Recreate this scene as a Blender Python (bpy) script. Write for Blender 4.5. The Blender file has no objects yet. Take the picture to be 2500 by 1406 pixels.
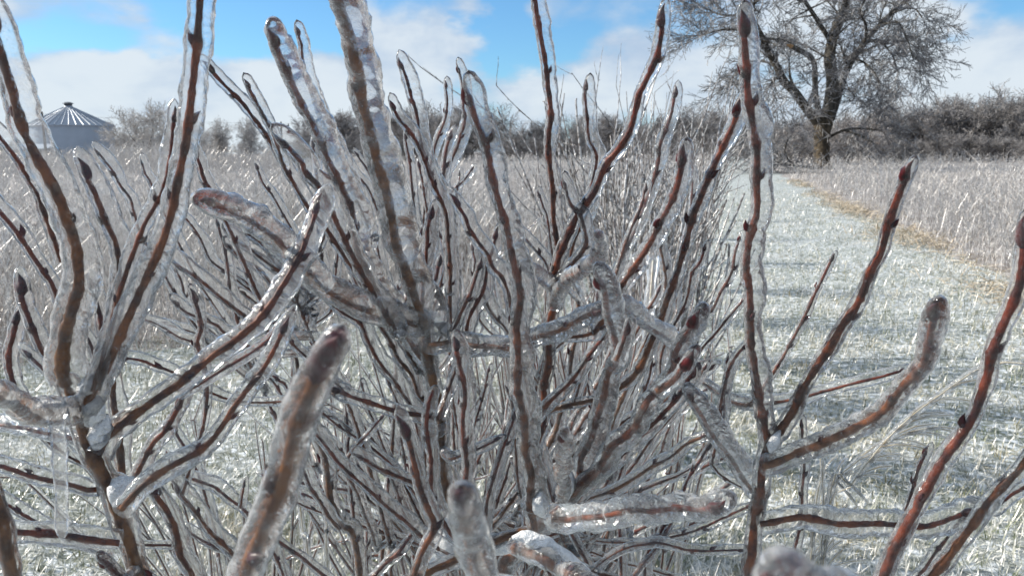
import bpy, math
import numpy as np
from mathutils import Vector, Matrix

rng = np.random.default_rng(11)
sc = bpy.context.scene
COL = sc.collection
R = math.radians

# ------------------------------------------------------------------ camera
F = 1925.0                      # focal length in photograph pixels (2500 wide)
CAM_H = 1.25
PITCH, ROLL = R(9.8), R(-0.4)
HY = 371.0                      # horizon row of the photograph
cd = bpy.data.cameras.new('camera')
cam = bpy.data.objects.new('camera', cd)
COL.objects.link(cam)
cam.location = (0, 0, CAM_H)
CM = Matrix.Rotation(R(90) - PITCH, 3, 'X') @ Matrix.Rotation(ROLL, 3, 'Z')
cam.rotation_euler = CM.to_euler()
cd.sensor_width = 36.0
cd.lens = F / 2500 * 36.0
cd.clip_start = 0.02
cd.clip_end = 4000
cd.dof.use_dof = True
cd.dof.focus_distance = 0.62
cd.dof.aperture_fstop = 28.0
sc.camera = cam
CMn = np.array(CM)

def P(x, y, d):
    """world point seen at photograph pixel (x, y) at depth d along the view axis"""
    v = np.array([(x - 1250) / F * d, -(y - 703) / F * d, -d])
    return CMn @ v + np.array([0, 0, CAM_H])

def dir_azel(x, y):
    v = CMn @ np.array([(x - 1250) / F, -(y - 703) / F, -1.0])
    v /= np.linalg.norm(v)
    return math.atan2(v[0], v[1]), math.asin(v[2])

# ------------------------------------------------------------------ light
SUN_AZ, SUN_EL = R(-78), R(33)
w = bpy.data.worlds.new('World')
sc.world = w
w.use_nodes = True
nt = w.node_tree
nt.nodes.clear()

class NT:
    def __init__(s, tree): s.t = tree
    def n(s, typ, **kw):
        nd = s.t.nodes.new(typ)
        for k, v in kw.items():
            setattr(nd, k, v)
        return nd
    def link(s, a, b): s.t.links.new(a, b)
    def put(s, sock, v):
        if hasattr(v, 'links') or isinstance(v, bpy.types.NodeSocket): s.link(v, sock)
        else: sock.default_value = v
    def m(s, op, a, b=None, c=None, clamp=False):
        nd = s.n('ShaderNodeMath', operation=op); nd.use_clamp = clamp
        s.put(nd.inputs[0], a)
        if b is not None: s.put(nd.inputs[1], b)
        if c is not None: s.put(nd.inputs[2], c)
        return nd.outputs[0]
    def mix(s, f, a, b, blend='MIX'):
        nd = s.n('ShaderNodeMix', data_type='RGBA', blend_type=blend)
        s.put(nd.inputs[0], f); s.put(nd.inputs[6], a); s.put(nd.inputs[7], b)
        return nd.outputs[2]
    def noise(s, vec, scale, detail=4, rough=0.55, dist=0.0):
        nd = s.n('ShaderNodeTexNoise')
        if vec is not None: s.link(vec, nd.inputs['Vector'])
        nd.inputs['Scale'].default_value = scale
        nd.inputs['Detail'].default_value = detail
        nd.inputs['Roughness'].default_value = rough
        nd.inputs['Distortion'].default_value = dist
        return nd.outputs['Fac']
    def smooth(s, v, a, b, o0=0.0, o1=1.0):
        nd = s.n('ShaderNodeMapRange', interpolation_type='SMOOTHSTEP')
        s.put(nd.inputs['Value'], v)
        nd.inputs['From Min'].default_value = a; nd.inputs['From Max'].default_value = b
        nd.inputs['To Min'].default_value = o0; nd.inputs['To Max'].default_value = o1
        return nd.outputs[0]

W = NT(nt)
tc = W.n('ShaderNodeTexCoord')
sep = W.n('ShaderNodeSeparateXYZ'); W.link(tc.outputs['Generated'], sep.inputs[0])
sx, sy, sz = sep.outputs
az = W.m('ARCTAN2', sx, sy)
el = W.m('ARCSINE', sz)
sky = W.n('ShaderNodeTexSky', sky_type='NISHITA')
sky.sun_disc = False
sky.sun_elevation = SUN_EL
sky.sun_rotation = SUN_AZ
sky.altitude = 200; sky.air_density = 1.0; sky.dust_density = 0.4; sky.ozone_density = 1.6
skyc = W.mix(1.0, sky.outputs[0], (0.50, 0.80, 1.03, 1), 'MULTIPLY')
# cloud layer: directions squeezed towards the horizon
comb = W.n('ShaderNodeCombineXYZ')
W.link(az, comb.inputs[0]); W.link(W.m('MULTIPLY', el, 1.9), comb.inputs[1])
n1 = W.noise(comb.outputs[0], 5.2, 6, 0.5, 0.25)
n2 = W.noise(comb.outputs[0], 2.3, 3, 0.5)
cov = W.m('ADD', W.m('MULTIPLY_ADD', n1, 1.5, -0.44), W.m('MULTIPLY_ADD', n2, 0.8, -0.15))
cov = W.m('ADD', cov, W.smooth(el, 0.05, 0.30, 0.32, 0.0))
wn = W.n('ShaderNodeTexNoise'); W.link(comb.outputs[0], wn.inputs['Vector']); wn.inputs['Scale'].default_value = 9; wn.inputs['Detail'].default_value = 5
ws = W.n('ShaderNodeSeparateXYZ'); W.link(wn.outputs['Color'], ws.inputs[0])
az0, el0 = az, el
az = W.m('ADD', az, W.m('MULTIPLY', W.m('SUBTRACT', ws.outputs[0], .5), .22))
el = W.m('ADD', el, W.m('MULTIPLY', W.m('SUBTRACT', ws.outputs[1], .5), .10))
BLUE = [(190, 70, 330, 62, .34), (420, 10, 260, 70, .40), (665, 105, 150, 85, .48), (330, 120, 150, 22, .1), (1235, 30, 80, 150, .42), (1350, 110, 150, 65, .42),
        (2420, -20, 170, 60, .34), (1180, -200, 400, 120, .2), (1480, 20, 120, 60, .12), (600, -120, 500, 110, .25), (1150, 210, 60, 30, .08)]
WHITE = [(280, 200, 330, 75, .22), (270, 45, 90, 28, .22), (860, 45, 130, 70, .34), (980, 150, 110, 70, .2), (1090, 20, 60, 60, .16),
         (1620, 120, 160, 120, .14), (2350, 170, 260, 110, .2), (1450, 190, 150, 60, .14), (30, 60, 60, 60, .12)]
for (x, y, rx, ry, s) in BLUE + WHITE:
    a0, e0 = dir_azel(x, y)
    ra, re = rx / F, ry / F
    q = W.m('ADD', W.m('POWER', W.m('DIVIDE', W.m('ABSOLUTE', W.m('SUBTRACT', az, a0)), ra), 2.0),
            W.m('POWER', W.m('DIVIDE', W.m('ABSOLUTE', W.m('SUBTRACT', el, e0)), re), 2.0))
    g = W.m('MULTIPLY', W.m('EXPONENT', W.m('MULTIPLY', q, -1.0)), s)
    cov = W.m('SUBTRACT' if (x, y, rx, ry, s) in BLUE else 'ADD', cov, g)
el = el0
cov = W.m('ADD', cov, W.smooth(el, 0.40, 0.9, 0.0, 0.35))  # extra cloud overhead, out of view, added to neutralise the blue fill light
cmask = W.smooth(cov, 0.44, 0.78, 0.0, 0.96)
shade = W.noise(comb.outputs[0], 7.0, 5, 0.55, 0.2)
dens = W.smooth(cov, 0.50, 0.95)
cl = W.mix(W.smooth(W.m('ADD', shade, W.m('MULTIPLY', dens, 0.22)), 0.42, 0.78), (3.1, 3.9, 5.0, 1), (4.9, 5.4, 5.85, 1))
final = W.mix(cmask, skyc, cl)
bg = W.n('ShaderNodeBackground'); bg.inputs['Strength'].default_value = 0.10
out = W.n('ShaderNodeOutputWorld')
W.link(final, bg.inputs['Color']); W.link(bg.outputs[0], out.inputs['Surface'])

sd = bpy.data.lights.new('sun', 'SUN')
sun = bpy.data.objects.new('sun', sd); COL.objects.link(sun)
sd.energy = 5.0; sd.angle = R(0.53); sd.color = (1.0, 0.93, 0.82)
sv = Vector((math.sin(SUN_AZ) * math.cos(SUN_EL), math.cos(SUN_AZ) * math.cos(SUN_EL), math.sin(SUN_EL)))
sun.rotation_euler = sv.to_track_quat('Z', 'Y').to_euler()
sun.location = (-20, 5, 20)

sc.view_settings.view_transform = 'Standard'
sc.view_settings.look = 'None'
sc.view_settings.exposure = 0.62
sc.view_settings.gamma = 1.0
sc.render.engine = 'CYCLES'
cy = sc.cycles
cy.use_denoising = True
try: cy.denoiser = 'OPENIMAGEDENOISE'
except Exception: pass
cy.max_bounces = 10; cy.diffuse_bounces = 2; cy.glossy_bounces = 3
cy.transmission_bounces = 8; cy.transparent_max_bounces = 40
cy.caustics_reflective = False; cy.caustics_refractive = False
cy.sample_clamp_indirect = 4.0; cy.sample_clamp_direct = 0.0
cy.use_adaptive_sampling = True; cy.adaptive_threshold = 0.015

# ------------------------------------------------------------------ materials
def mat(name):
    m = bpy.data.materials.new(name); m.use_nodes = True
    t = NT(m.node_tree); m.node_tree.nodes.clear()
    o = t.n('ShaderNodeOutputMaterial')
    c = t.n('ShaderNodeTexCoord').outputs['Object']
    return m, t, o, c

def principled(t, o, color, rough=0.6, spec=0.5, normal=None, **kw):
    b = t.n('ShaderNodeBsdfPrincipled')
    t.put(b.inputs['Base Color'], color)
    t.put(b.inputs['Roughness'], rough)
    b.inputs['Specular IOR Level'].default_value = spec
    if normal is not None: t.link(normal, b.inputs['Normal'])
    for k, v in kw.items(): t.put(b.inputs[k.replace('_', ' ')], v)
    if o is not None: t.link(b.outputs[0], o.inputs['Surface'])
    return b

def bump(t, h, strength, dist, normal=None):
    b = t.n('ShaderNodeBump'); b.inputs['Strength'].default_value = strength
    b.inputs['Distance'].default_value = dist
    t.link(h, b.inputs['Height'])
    if normal is not None: t.link(normal, b.inputs['Normal'])
    return b.outputs[0]

def make_ice(name, frost, clear, tint, scale=1.0, rough=0.04):
    m, t, o, c = mat(name)
    na = t.noise(c, 150 * scale, 3, 0.6)
    nb = t.noise(c, 520 * scale, 3, 0.65)
    nc = t.noise(c, 38 * scale, 3, 0.6)
    vo = t.n('ShaderNodeTexVoronoi', feature='F1'); t.link(c, vo.inputs['Vector']); vo.inputs['Scale'].default_value = 260 * scale
    bn = bump(t, nb, 0.45, 0.0008 / scale, bump(t, vo.outputs['Distance'], 0.5, 0.0013 / scale, bump(t, na, 0.6, 0.0024 / scale)))
    gl = t.n('ShaderNodeBsdfGlass'); gl.inputs['IOR'].default_value = 1.31
    gl.inputs['Roughness'].default_value = rough; gl.inputs['Color'].default_value = (*tint, 1)
    t.link(bn, gl.inputs['Normal'])
    tr = t.n('ShaderNodeBsdfTransparent'); tr.inputs['Color'].default_value = (1, 1, 1, 1)
    mx = t.n('ShaderNodeMixShader'); t.link(t.smooth(nc, 0.3, 0.7, clear - .12, clear + .12), mx.inputs[0])
    t.link(gl.outputs[0], mx.inputs[1]); t.link(tr.outputs[0], mx.inputs[2])
    df = t.n('ShaderNodeBsdfDiffuse'); df.inputs['Color'].default_value = (0.88, 0.90, 0.92, 1); t.link(bn, df.inputs['Normal'])
    tl = t.n('ShaderNodeBsdfTranslucent'); tl.inputs['Color'].default_value = (0.88, 0.90, 0.92, 1); t.link(bn, tl.inputs['Normal'])
    fr = t.n('ShaderNodeMixShader'); fr.inputs[0].default_value = 0.5
    t.link(df.outputs[0], fr.inputs[1]); t.link(tl.outputs[0], fr.inputs[2])
    gs = t.n('ShaderNodeBsdfGlossy'); gs.inputs['Roughness'].default_value = 0.13
    gs.inputs['Color'].default_value = (0.9, 0.93, 0.96, 1); t.link(bn, gs.inputs['Normal'])
    f2 = t.n('ShaderNodeMixShader'); 
    nd = t.noise(c, 560 * scale, 3, 0.6)
    lw = t.n('ShaderNodeLayerWeight'); lw.inputs['Blend'].default_value = 0.5
    rim = t.m('POWER', lw.outputs['Facing'], 2.4)  # bright rim light put into the frost white at grazing angles
    fz = t.smooth(t.m('ADD', nb, t.m('MULTIPLY', nc, 0.5)), 0.60, 0.95, frost * 0.45, frost * 1.5)
    fz = t.m('ADD', fz, t.m('MULTIPLY', rim, t.smooth(na, .35, .65, .35, 1.0)))
    fz = t.m('ADD', fz, t.m('MULTIPLY', t.smooth(nd, 0.60, 0.70, 0, 0.85), t.m('ADD', rim, 0.20)), clamp=True)  # scattered white specks painted in as sparkle
    t.link(fz, f2.inputs[0])
    t.link(mx.outputs[0], f2.inputs[1]); t.link(fr.outputs[0], f2.inputs[2])
    f3 = t.n('ShaderNodeMixShader')
    fres = t.n('ShaderNodeFresnel'); fres.inputs['IOR'].default_value = 1.30
    t.link(t.m('MULTIPLY_ADD', fres.outputs[0], 1.35, -0.012, clamp=True), f3.inputs[0])
    t.link(f2.outputs[0], f3.inputs[1]); t.link(gs.outputs[0], f3.inputs[2])
    t.link(f3.outputs[0], o.inputs['Surface'])
    return m

M = {}
M['ice'] = make_ice('clear_ice', 0.035, 0.76, (1, 1, 1))
M['ice_thin'] = make_ice('clear_ice_thin', 0.10, 0.72, (1, 1, 1), 0.9, 0.05)

def make_bark():
    m, t, o, c = mat('twig_bark')
    at = t.n('ShaderNodeAttribute'); at.attribute_name = 'age'; at.attribute_type = 'GEOMETRY'
    n1 = t.noise(c, 90, 4, 0.6); n2 = t.noise(c, 420, 3, 0.6)
    young = t.mix(t.smooth(n1, 0.35, 0.65), (0.030, 0.0045, 0.004, 1), (0.165, 0.020, 0.006, 1))
    old = t.mix(t.smooth(n1, 0.35, 0.65), (0.060, 0.024, 0.009, 1), (0.215, 0.092, 0.028, 1))
    cc = t.mix(t.m('ADD', at.outputs['Fac'], t.m('MULTIPLY', t.m('SUBTRACT', n1, 0.5), 0.5), clamp=True), young, old)
    cc = t.mix(t.smooth(n2, 0.52, 0.72, 0, 0.65), cc, (0.05, 0.02, 0.012, 1))
    principled(t, o, cc, 0.42, 0.25, bump(t, n2, 0.5, 0.0008))
    return m
M['bark'] = make_bark()
def simple(name, a, b, scale, rough=0.6, spec=0.4, bs=0.4, bd=0.001, detail=4, lo=.35, hi=.65):
    m, t, o, c = mat(name)
    n = t.noise(c, scale, detail, 0.6)
    principled(t, o, t.mix(t.smooth(n, lo, hi), (*a, 1), (*b, 1)), rough, spec, bump(t, n, bs, bd))
    return m
M['bud'] = simple('bud_scale', (0.012, 0.002, 0.003), (0.065, 0.005, 0.008), 160, 0.35, 0.3)
M['snow'] = simple('packed_snow', (0.70, 0.72, 0.74), (0.90, 0.91, 0.92), 260, 0.35, 0.6, 1.0, 0.006)
M['treebark'] = simple('tree_bark', (0.035, 0.029, 0.022), (0.095, 0.075, 0.052), 5, 0.9, 0.2, 0.8, 0.05)
M['limb'] = simple('limb_bark', (0.030, 0.027, 0.024), (0.085, 0.075, 0.060), 6, 0.8, 0.3, 0.5, 0.03)
M['brokenwood'] = simple('broken_wood', (0.30, 0.17, 0.08), (0.45, 0.30, 0.16), 12, 0.8, 0.2)
def icy(name, dark, lightc, scale, k0=.35, k1=.65, rough=0.22, spec=0.9):
    """ice glazed stalks: pale glaze in patches over the stem colour"""
    m, t, o, c = mat(name)
    n = t.noise(c, scale, 3, 0.65)
    principled(t, o, t.mix(t.smooth(n, k0, k1), (*dark, 1), (*lightc, 1)), rough, spec)
    return m
M['crowntwig'] = icy('glazed_crown_twigs', (0.065, 0.060, 0.060), (0.33, 0.33, 0.335), 2.4, rough=.55, spec=.4)
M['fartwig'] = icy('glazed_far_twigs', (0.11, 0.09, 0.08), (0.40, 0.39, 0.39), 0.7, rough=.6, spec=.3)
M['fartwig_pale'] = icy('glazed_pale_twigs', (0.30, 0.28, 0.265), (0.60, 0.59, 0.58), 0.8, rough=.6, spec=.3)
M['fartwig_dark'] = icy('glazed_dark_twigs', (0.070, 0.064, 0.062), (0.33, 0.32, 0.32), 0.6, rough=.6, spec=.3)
M['weed'] = icy('glazed_weed_stalks', (0.15, 0.12, 0.10), (0.72, 0.70, 0.67), 18, .34, .62, rough=.34)
M['shrubtwig'] = icy('glazed_shrub_twigs', (0.09, 0.07, 0.062), (0.58, 0.58, 0.58), 45, .38, .68)
M['grass'] = icy('frosted_grass', (0.15, 0.165, 0.075), (0.76, 0.76, 0.72), 30, .30, .60, 0.3, 0.7)
def grass_mat():
    m, t, o, c = mat('frosted_grass')
    n = t.noise(c, 30, 3, .65); n2 = t.noise(c, 1.6, 4, .6); n3 = t.noise(c, 6, 3, .6)
    base = t.mix(t.smooth(n2, .40, .62), (0.11, 0.135, 0.055, 1), (0.24, 0.20, 0.10, 1))
    frost = t.smooth(t.m('ADD', n, t.m('MULTIPLY', t.m('SUBTRACT', n3, .5), .6)), .36, .63)
    principled(t, o, t.mix(frost, base, (0.76, 0.75, 0.71, 1)), 0.3, 0.7)
    return m
M['grass'] = grass_mat()
M['straw'] = icy('dry_grass', (0.27, 0.19, 0.10), (0.60, 0.55, 0.46), 18, .3, .75, 0.4, 0.5)
M['straw_icy'] = icy('iced_straw', (0.38, 0.29, 0.14), (0.70, 0.68, 0.60), 60, .3, .75, 0.3, 0.7)
M['glint'] = icy('ice_glint_beads', (0.75, 0.77, 0.8), (0.9, 0.92, 0.95), 60, .3, .7, 0.12, 1.0)  # near-white colour carries the glint of the beads

def soil(name, a, b, c3, s1, s2):
    m, t, o, c = mat(name)
    n1 = t.noise(c, s1, 5, 0.62); n2 = t.noise(c, s2, 4, 0.65)
    cc = t.mix(t.smooth(n1, .36, .64), (*a, 1), (*b, 1))
    cc = t.mix(t.smooth(n2, .45, .62), cc, (*c3, 1))
    principled(t, o, cc, 0.7, 0.3, bump(t, n2, 0.7, 0.02))
    return m
M['ground'] = soil('frozen_field_soil', (0.16, 0.13, 0.11), (0.30, 0.28, 0.27), (0.42, 0.41, 0.41), 1.3, 14)
M['lane'] = soil('frozen_turf', (0.13, 0.15, 0.12), (0.30, 0.32, 0.31), (0.58, 0.62, 0.66), 2.0, 22)

# ------------------------------------------------------------------ mesh helpers
def new_mesh(name, V, Fq, m, smooth=True, age=None, mats=None, midx=None):
    me = bpy.data.meshes.new(name)
    V = np.asarray(V, np.float32); Fq = np.asarray(Fq, np.int32)
    k = Fq.shape[1]
    me.vertices.add(len(V)); me.vertices.foreach_set('co', V.ravel())
    me.loops.add(Fq.size); me.loops.foreach_set('vertex_index', Fq.ravel())
    me.polygons.add(len(Fq))
    me.polygons.foreach_set('loop_start', np.arange(0, Fq.size, k, dtype=np.int32))
    me.polygons.foreach_set('use_smooth', np.full(len(Fq), smooth))
    me.materials.append(M[m] if isinstance(m, str) else m)
    if age is not None:
        a = me.attributes.new('age', 'FLOAT', 'POINT'); a.data.foreach_set('value', np.asarray(age, np.float32))
    me.update(calc_edges=True)
    return me

def obj(name, me, parent=None, loc=None):
    o = bpy.data.objects.new(name, me); COL.objects.link(o)
    if parent is not None: o.parent = parent
    if loc is not None: o.location = loc
    return o

def thing(name, label, cat, loc, group=None):
    o = bpy.data.objects.new(name, None); COL.objects.link(o)
    o.empty_display_size = 0.1
    o.location = loc
    tag(o, label, cat, group)
    return o

def tag(o, label=None, cat=None, group=None, kind=None):
    if label: o['label'] = label
    if cat: o['category'] = cat
    if group: o['group'] = group
    if kind: o['kind'] = kind
    return o

def resample(pts, step):
    pts = np.asarray(pts, float)
    n = len(pts)
    if n < 3:
        L = np.linalg.norm(pts[-1] - pts[0]); k = max(3, int(L / step) + 1)
        return pts[0] + np.linspace(0, 1, k)[:, None] * (pts[-1] - pts[0])
    ext = np.vstack([2 * pts[0] - pts[1], pts, 2 * pts[-1] - pts[-2]])
    out = []
    for i in range(1, n):
        p0, p1, p2, p3 = ext[i - 1], ext[i], ext[i + 1], ext[i + 2]
        k = max(2, int(np.linalg.norm(p2 - p1) / step))
        for u in np.arange(k) / k:
            out.append(0.5 * ((2 * p1) + (-p0 + p2) * u + (2 * p0 - 5 * p1 + 4 * p2 - p3) * u * u + (-p0 + 3 * p1 - 3 * p2 + p3) * u ** 3))
    out.append(pts[-1])
    return np.array(out)

def frames(C):
    T = np.gradient(C, axis=0)
    T /= np.linalg.norm(T, axis=1)[:, None] + 1e-12
    a = np.array([0.0, 1.0, 0.1])
    N = a - (T @ a)[:, None] * T
    bad = np.linalg.norm(N, axis=1) < 0.15
    if bad.any():
        b = np.array([0.0, 0.0, 1.0]); N[bad] = b - (T[bad] @ b)[:, None] * T[bad]
    N /= np.linalg.norm(N, axis=1)[:, None] + 1e-12
    B = np.cross(T, N)
    return T, N, B

def tube(C, rad, seg=10, base=0, rnd=None, caps=True):
    """rad: (n,) or (n,seg). returns verts, quads (ends pinched shut)"""
    n = len(C); T, N, B = frames(C)
    th = np.arange(seg) / seg * 2 * math.pi
    if rad.ndim == 1: rad = np.repeat(rad[:, None], seg, 1)
    V = C[:, None, :] + rad[:, :, None] * (np.cos(th)[None, :, None] * N[:, None, :] + np.sin(th)[None, :, None] * B[:, None, :])
    V = V.reshape(-1, 3)
    i = np.arange(n - 1)[:, None] * seg; j = np.arange(seg)[None, :]; j2 = (j + 1) % seg
    Q = np.stack([i + j, i + j2, i + seg + j2, i + seg + j], -1).reshape(-1, 4) + base
    return V, Q

def prisms(A, B, ra, rb, seg=3):
    """many straight tapered sticks at once"""
    A = np.asarray(A, float); B = np.asarray(B, float)
    ra = np.asarray(ra, float); rb = np.asarray(rb, float)
    D = B - A; L = np.linalg.norm(D, axis=1)[:, None] + 1e-9; D = D / L
    h = np.where(np.abs(D[:, 2:3]) > 0.9, np.array([[1.0, 0, 0]]), np.array([[0, 0, 1.0]]))
    N = np.cross(D, h); N /= np.linalg.norm(N, axis=1)[:, None]
    Bn = np.cross(D, N)
    n = len(A); V = np.empty((n, 2 * seg, 3))
    for s in range(seg):
        a = 2 * math.pi * s / seg
        d = math.cos(a) * N + math.sin(a) * Bn
        V[:, s] = A + d * ra[:, None]; V[:, seg + s] = B + d * rb[:, None]
    b = (np.arange(n) * 2 * seg)[:, None]
    Q = np.concatenate([np.stack([b + s, b + (s + 1) % seg, b + seg + (s + 1) % seg, b + seg + s], -1) for s in range(seg)], 1)
    return V.reshape(-1, 3), Q.reshape(-1, 4)

def snoise(n, step, wl, amp, octs=2):
    """smooth 1-D noise along a line of n samples"""
    out = np.zeros(n); x = np.arange(n) * step
    for k in range(octs):
        wk = wl / (2.1 ** k); m = int(x[-1] / wk) + 4
        v = rng.normal(size=m)
        u = x / wk; i = u.astype(int); f = u - i; f = f * f * (3 - 2 * f)
        out += (v[i] * (1 - f) + v[i + 1] * f) * amp / (1.7 ** k)
    return out

# ------------------------------------------------------------------ the iced branches
WIND = np.array([0.82, -0.18, 0.50]); WIND /= np.linalg.norm(WIND)

def bud_mesh(p, axis, L, r):
    k = 9
    u = np.linspace(0, 1, k)
    prof = np.array([0.50, 0.82, 1.0, 0.98, 0.84, 0.64, 0.42, 0.21, 0.02]) * r
    side = np.cross(axis, rng.normal(size=3)); side /= np.linalg.norm(side) + 1e-9
    C = p + u[:, None] * L * axis + (np.sin(u * math.pi) * 0.10 * L)[:, None] * side
    rad = prof[:, None] * (1 + 0.10 * rng.normal(size=(k, 8)) * 0.6)
    return tube(C, rad, 8)

NB = [0]
def branch(root, base, P3, w0, w1, iw, age0=0.6, age1=0.0, tipbud=True, ext=None, nbud=1.0, ice='ice', shift=1.0, bscale=1.0, gap=0.024):
    """P3: control points, base to tip.  w0,w1 wood diameters in metres, iw ice width."""
    P3 = np.array(P3, float)
    iw0 = iw1 = iw
    if isinstance(iw, tuple): iw0, iw1 = iw
    next_ = 0
    if ext is not None:                      # the hidden lower part: into a nearby stem, else down to the root crown
        e = np.array(ext, float); up = 1.0; p0 = P3[0]; d0 = P3[0] - P3[1]; d0 /= np.linalg.norm(d0)
        if CL:
            pts_ = np.vstack(CL); dv = pts_ - P3[0]; dl = np.linalg.norm(dv, axis=1)
            back = (P3[0] - P3[1]) / np.linalg.norm(P3[0] - P3[1])
            cost = dl * (1.6 - (dv @ back) / (dl + 1e-6)) + np.where(dv[:, 2] > .01, 1.0, 0)
            k = int(np.argmin(cost))
            if dl[k] < 0.30 and cost[k] < .45: e = pts_[k]; up = 0.15
        Lx = np.linalg.norm(e - p0)
        k = np.linspace(0, 1, 7)[:-1]
        c1 = p0 + d0 * Lx * 0.35; c2 = e + np.array([0, 0, 1]) * Lx * 0.35 * up
        bz = [(1 - u) ** 3 * e + 3 * (1 - u) ** 2 * u * c2 + 3 * (1 - u) * u * u * c1 + u ** 3 * p0 for u in k]
        P3 = np.vstack([bz, P3]); next_ = 6
    D = max(w0, w1)
    step = max(0.0022, min(0.006, D * 0.42))
    C = resample(P3, step)
    n = len(C)
    dens = np.linspace(0, 1, n)
    zx = np.arange(n) * step; zk = np.arange(0, zx[-1] + .06, .026); sg = np.where(np.arange(len(zk)) % 2, 1, -1) * rng.uniform(.3, 1.2, len(zk)) * D * .30
    za = rng.uniform(0, 6.28); T_z, N_z, B_z = frames(C)
    C = C + (B_z * math.cos(za * .3) + N_z * math.sin(za * .3)) * np.interp(zx, zk, sg)[:, None] * np.clip(zx / .03, 0, 1)[:, None]
    thin = np.ones(n)
    if next_:
        dn = np.linalg.norm(C - P3[next_], axis=1); k = int(np.argmin(dn)); thin[:k] = 1 - 0.42 * np.clip((k - np.arange(k)) / max(8, k * .5), 0, 1)
    C = C + np.stack([snoise(n, step, 0.03, D * 0.05), snoise(n, step, 0.03, D * 0.05), snoise(n, step, 0.03, D * 0.05)], 1)
    if D > .0035: CL.append(C[::4])
    seg = 9
    wr = 0.5 * (w0 + (w1 - w0) * dens)
    wr = wr * thin * (1 + snoise(n, step, 0.008, 0.07))
    T, N, B = frames(C)
    s = np.arange(n) * step
    L = s[-1]
    # nodes with buds
    g = gap * (1 + 0.3 * rng.random()) / max(nbud, 0.01)
    nodes = []
    if nbud > 0:
        q = L - (0.012 + 0.4 * g)
        while q > 0.02:
            nodes.append(q); q -= g * rng.uniform(0.6, 1.4)
    for q in nodes: wr += 0.5 * w1 * 0.38 * np.exp(-((s - q) / (D * 0.7)) ** 2)
    rad = wr[:, None] * (1 + 0.10 * rng.normal(size=(n, seg)))
    if not tipbud:
        rad[-1] *= 0.05; rad[-2] *= 0.7
    else: rad[-1] *= 0.3
    V, Q = tube(C, rad, seg)
    age = np.repeat(age0 + (age1 - age0) * dens, seg)
    b = obj('branch', new_mesh('branch', V - base, Q, 'bark', age=age), root)
    # buds
    tl = 0
    if tipbud:
        bl = max(0.008, 4.3 * w1) * rng.uniform(0.9, 1.15) * bscale; ax = T[-1]
        v, q = bud_mesh(C[-1] - ax * bl * 0.18, ax, bl, 0.5 * w1 * 1.75 * bscale)
        obj('bud', new_mesh('bud', v - base, q, 'bud'), b); tl = bl * 0.8
    a = rng.uniform(0, 6.28)
    wmid = min(max(w1, .0028), .0056)
    for q in nodes:
        i = min(n - 2, int(q / step)); a += 2.4 + rng.normal() * 0.4
        if rng.random() < 0.15: continue
        d = math.cos(a) * N[i] + math.sin(a) * B[i]
        if abs(d @ CMn[:, 2]) > 0.8: d = B[i] * np.sign(d @ B[i] + 1e-6)
        ax = T[i] * 0.90 + d * 0.44; ax /= np.linalg.norm(ax)
        sz = rng.uniform(0.75, 1.15) * (0.55 + 0.45 * q / L)
        bl = max(0.007, 2.7 * wmid) * sz * bscale
        v, qq = bud_mesh(C[i] + d * wr[i] * 0.55, ax, bl, 0.5 * wmid * 1.25 * sz * bscale)
        obj('bud', new_mesh('bud', v - base, qq, 'bud'), b)
    # ice glaze: thicker on the windward side, rounded past the tip
    if iw:
        wind = WIND - (T @ WIND)[:, None] * T
        it = (iw0 + (iw1 - iw0) * dens) * thin ** .6
        cap = it[-1] * 0.42 + tl
        m2 = max(3, int(cap / step))
        Cx = np.vstack([C, C[-1] + T[-1] * (np.arange(1, m2 + 1) / m2 * cap)[:, None]])
        n2_ = len(Cx)
        itx = np.concatenate([it, np.full(m2, it[-1])])
        wx = np.vstack([wind, np.repeat(wind[-1:], m2, 0)])
        lump = 1 + snoise(n2_, step, 0.03, 0.075) + snoise(n2_, step, 0.009, 0.04)
        r = itx * 0.5 * lump
        dd = (np.arange(n2_) - (n2_ - 1)) * step + 0
        tipd = -dd; rr = r.copy()
        e = tipd < r[-1] * 1.3
        rr[e] = r[e] * np.sqrt(np.clip(1 - (1 - tipd[e] / (r[-1] * 1.3)) ** 2, 0.0004, 1))
        rr = rr * (1 - 0.30 * np.exp(-(tipd / 0.012) ** 2))
        off = np.clip(r - np.concatenate([wr, np.full(m2, wr[-1])]) * 1.15, 0, None) * 0.62 * shift
        off *= 1 + snoise(n2_, step, 0.05, 0.18)
        Ci = Cx + wx * off[:, None]
        seg2 = 14
        nz = rng.normal(size=(n2_, seg2)); nz = nz + np.roll(nz, 1, 0) + np.roll(nz, 1, 1) * 0.6
        rad = rr[:, None] * (1 + 0.030 * nz)
        # flattened blade: narrower across the wind
        V, Q = tube(Ci, rad, seg2)
        obj('ice_coating', new_mesh('ice_coating', V - base, Q, ice), b)
    return b

def pix_branch(root, base, d0, d1, w0, w1, iw, pts, **kw):
    n = len(pts); P0 = np.array(pts, float)
    seg = np.concatenate([[0], np.cumsum(np.linalg.norm(np.diff(P0, axis=0), axis=1))]); seg /= seg[-1]
    P3 = [P(x, y, d0 + (d1 - d0) * u) for (x, y), u in zip(pts, seg)]
    ki, kd = (0.70, .68) if iw > 47 else (0.88, .62)
    ice_w = (iw * d0 / F * ki, iw * d1 / F * ki) if iw else 0
    return branch(root, base, P3, w0 * d0 / F * kd, w1 * d1 / F * kd * .88, ice_w, **kw)

CL = []
def root_at(x, y): return np.array([x, y, 0.03])

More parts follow.
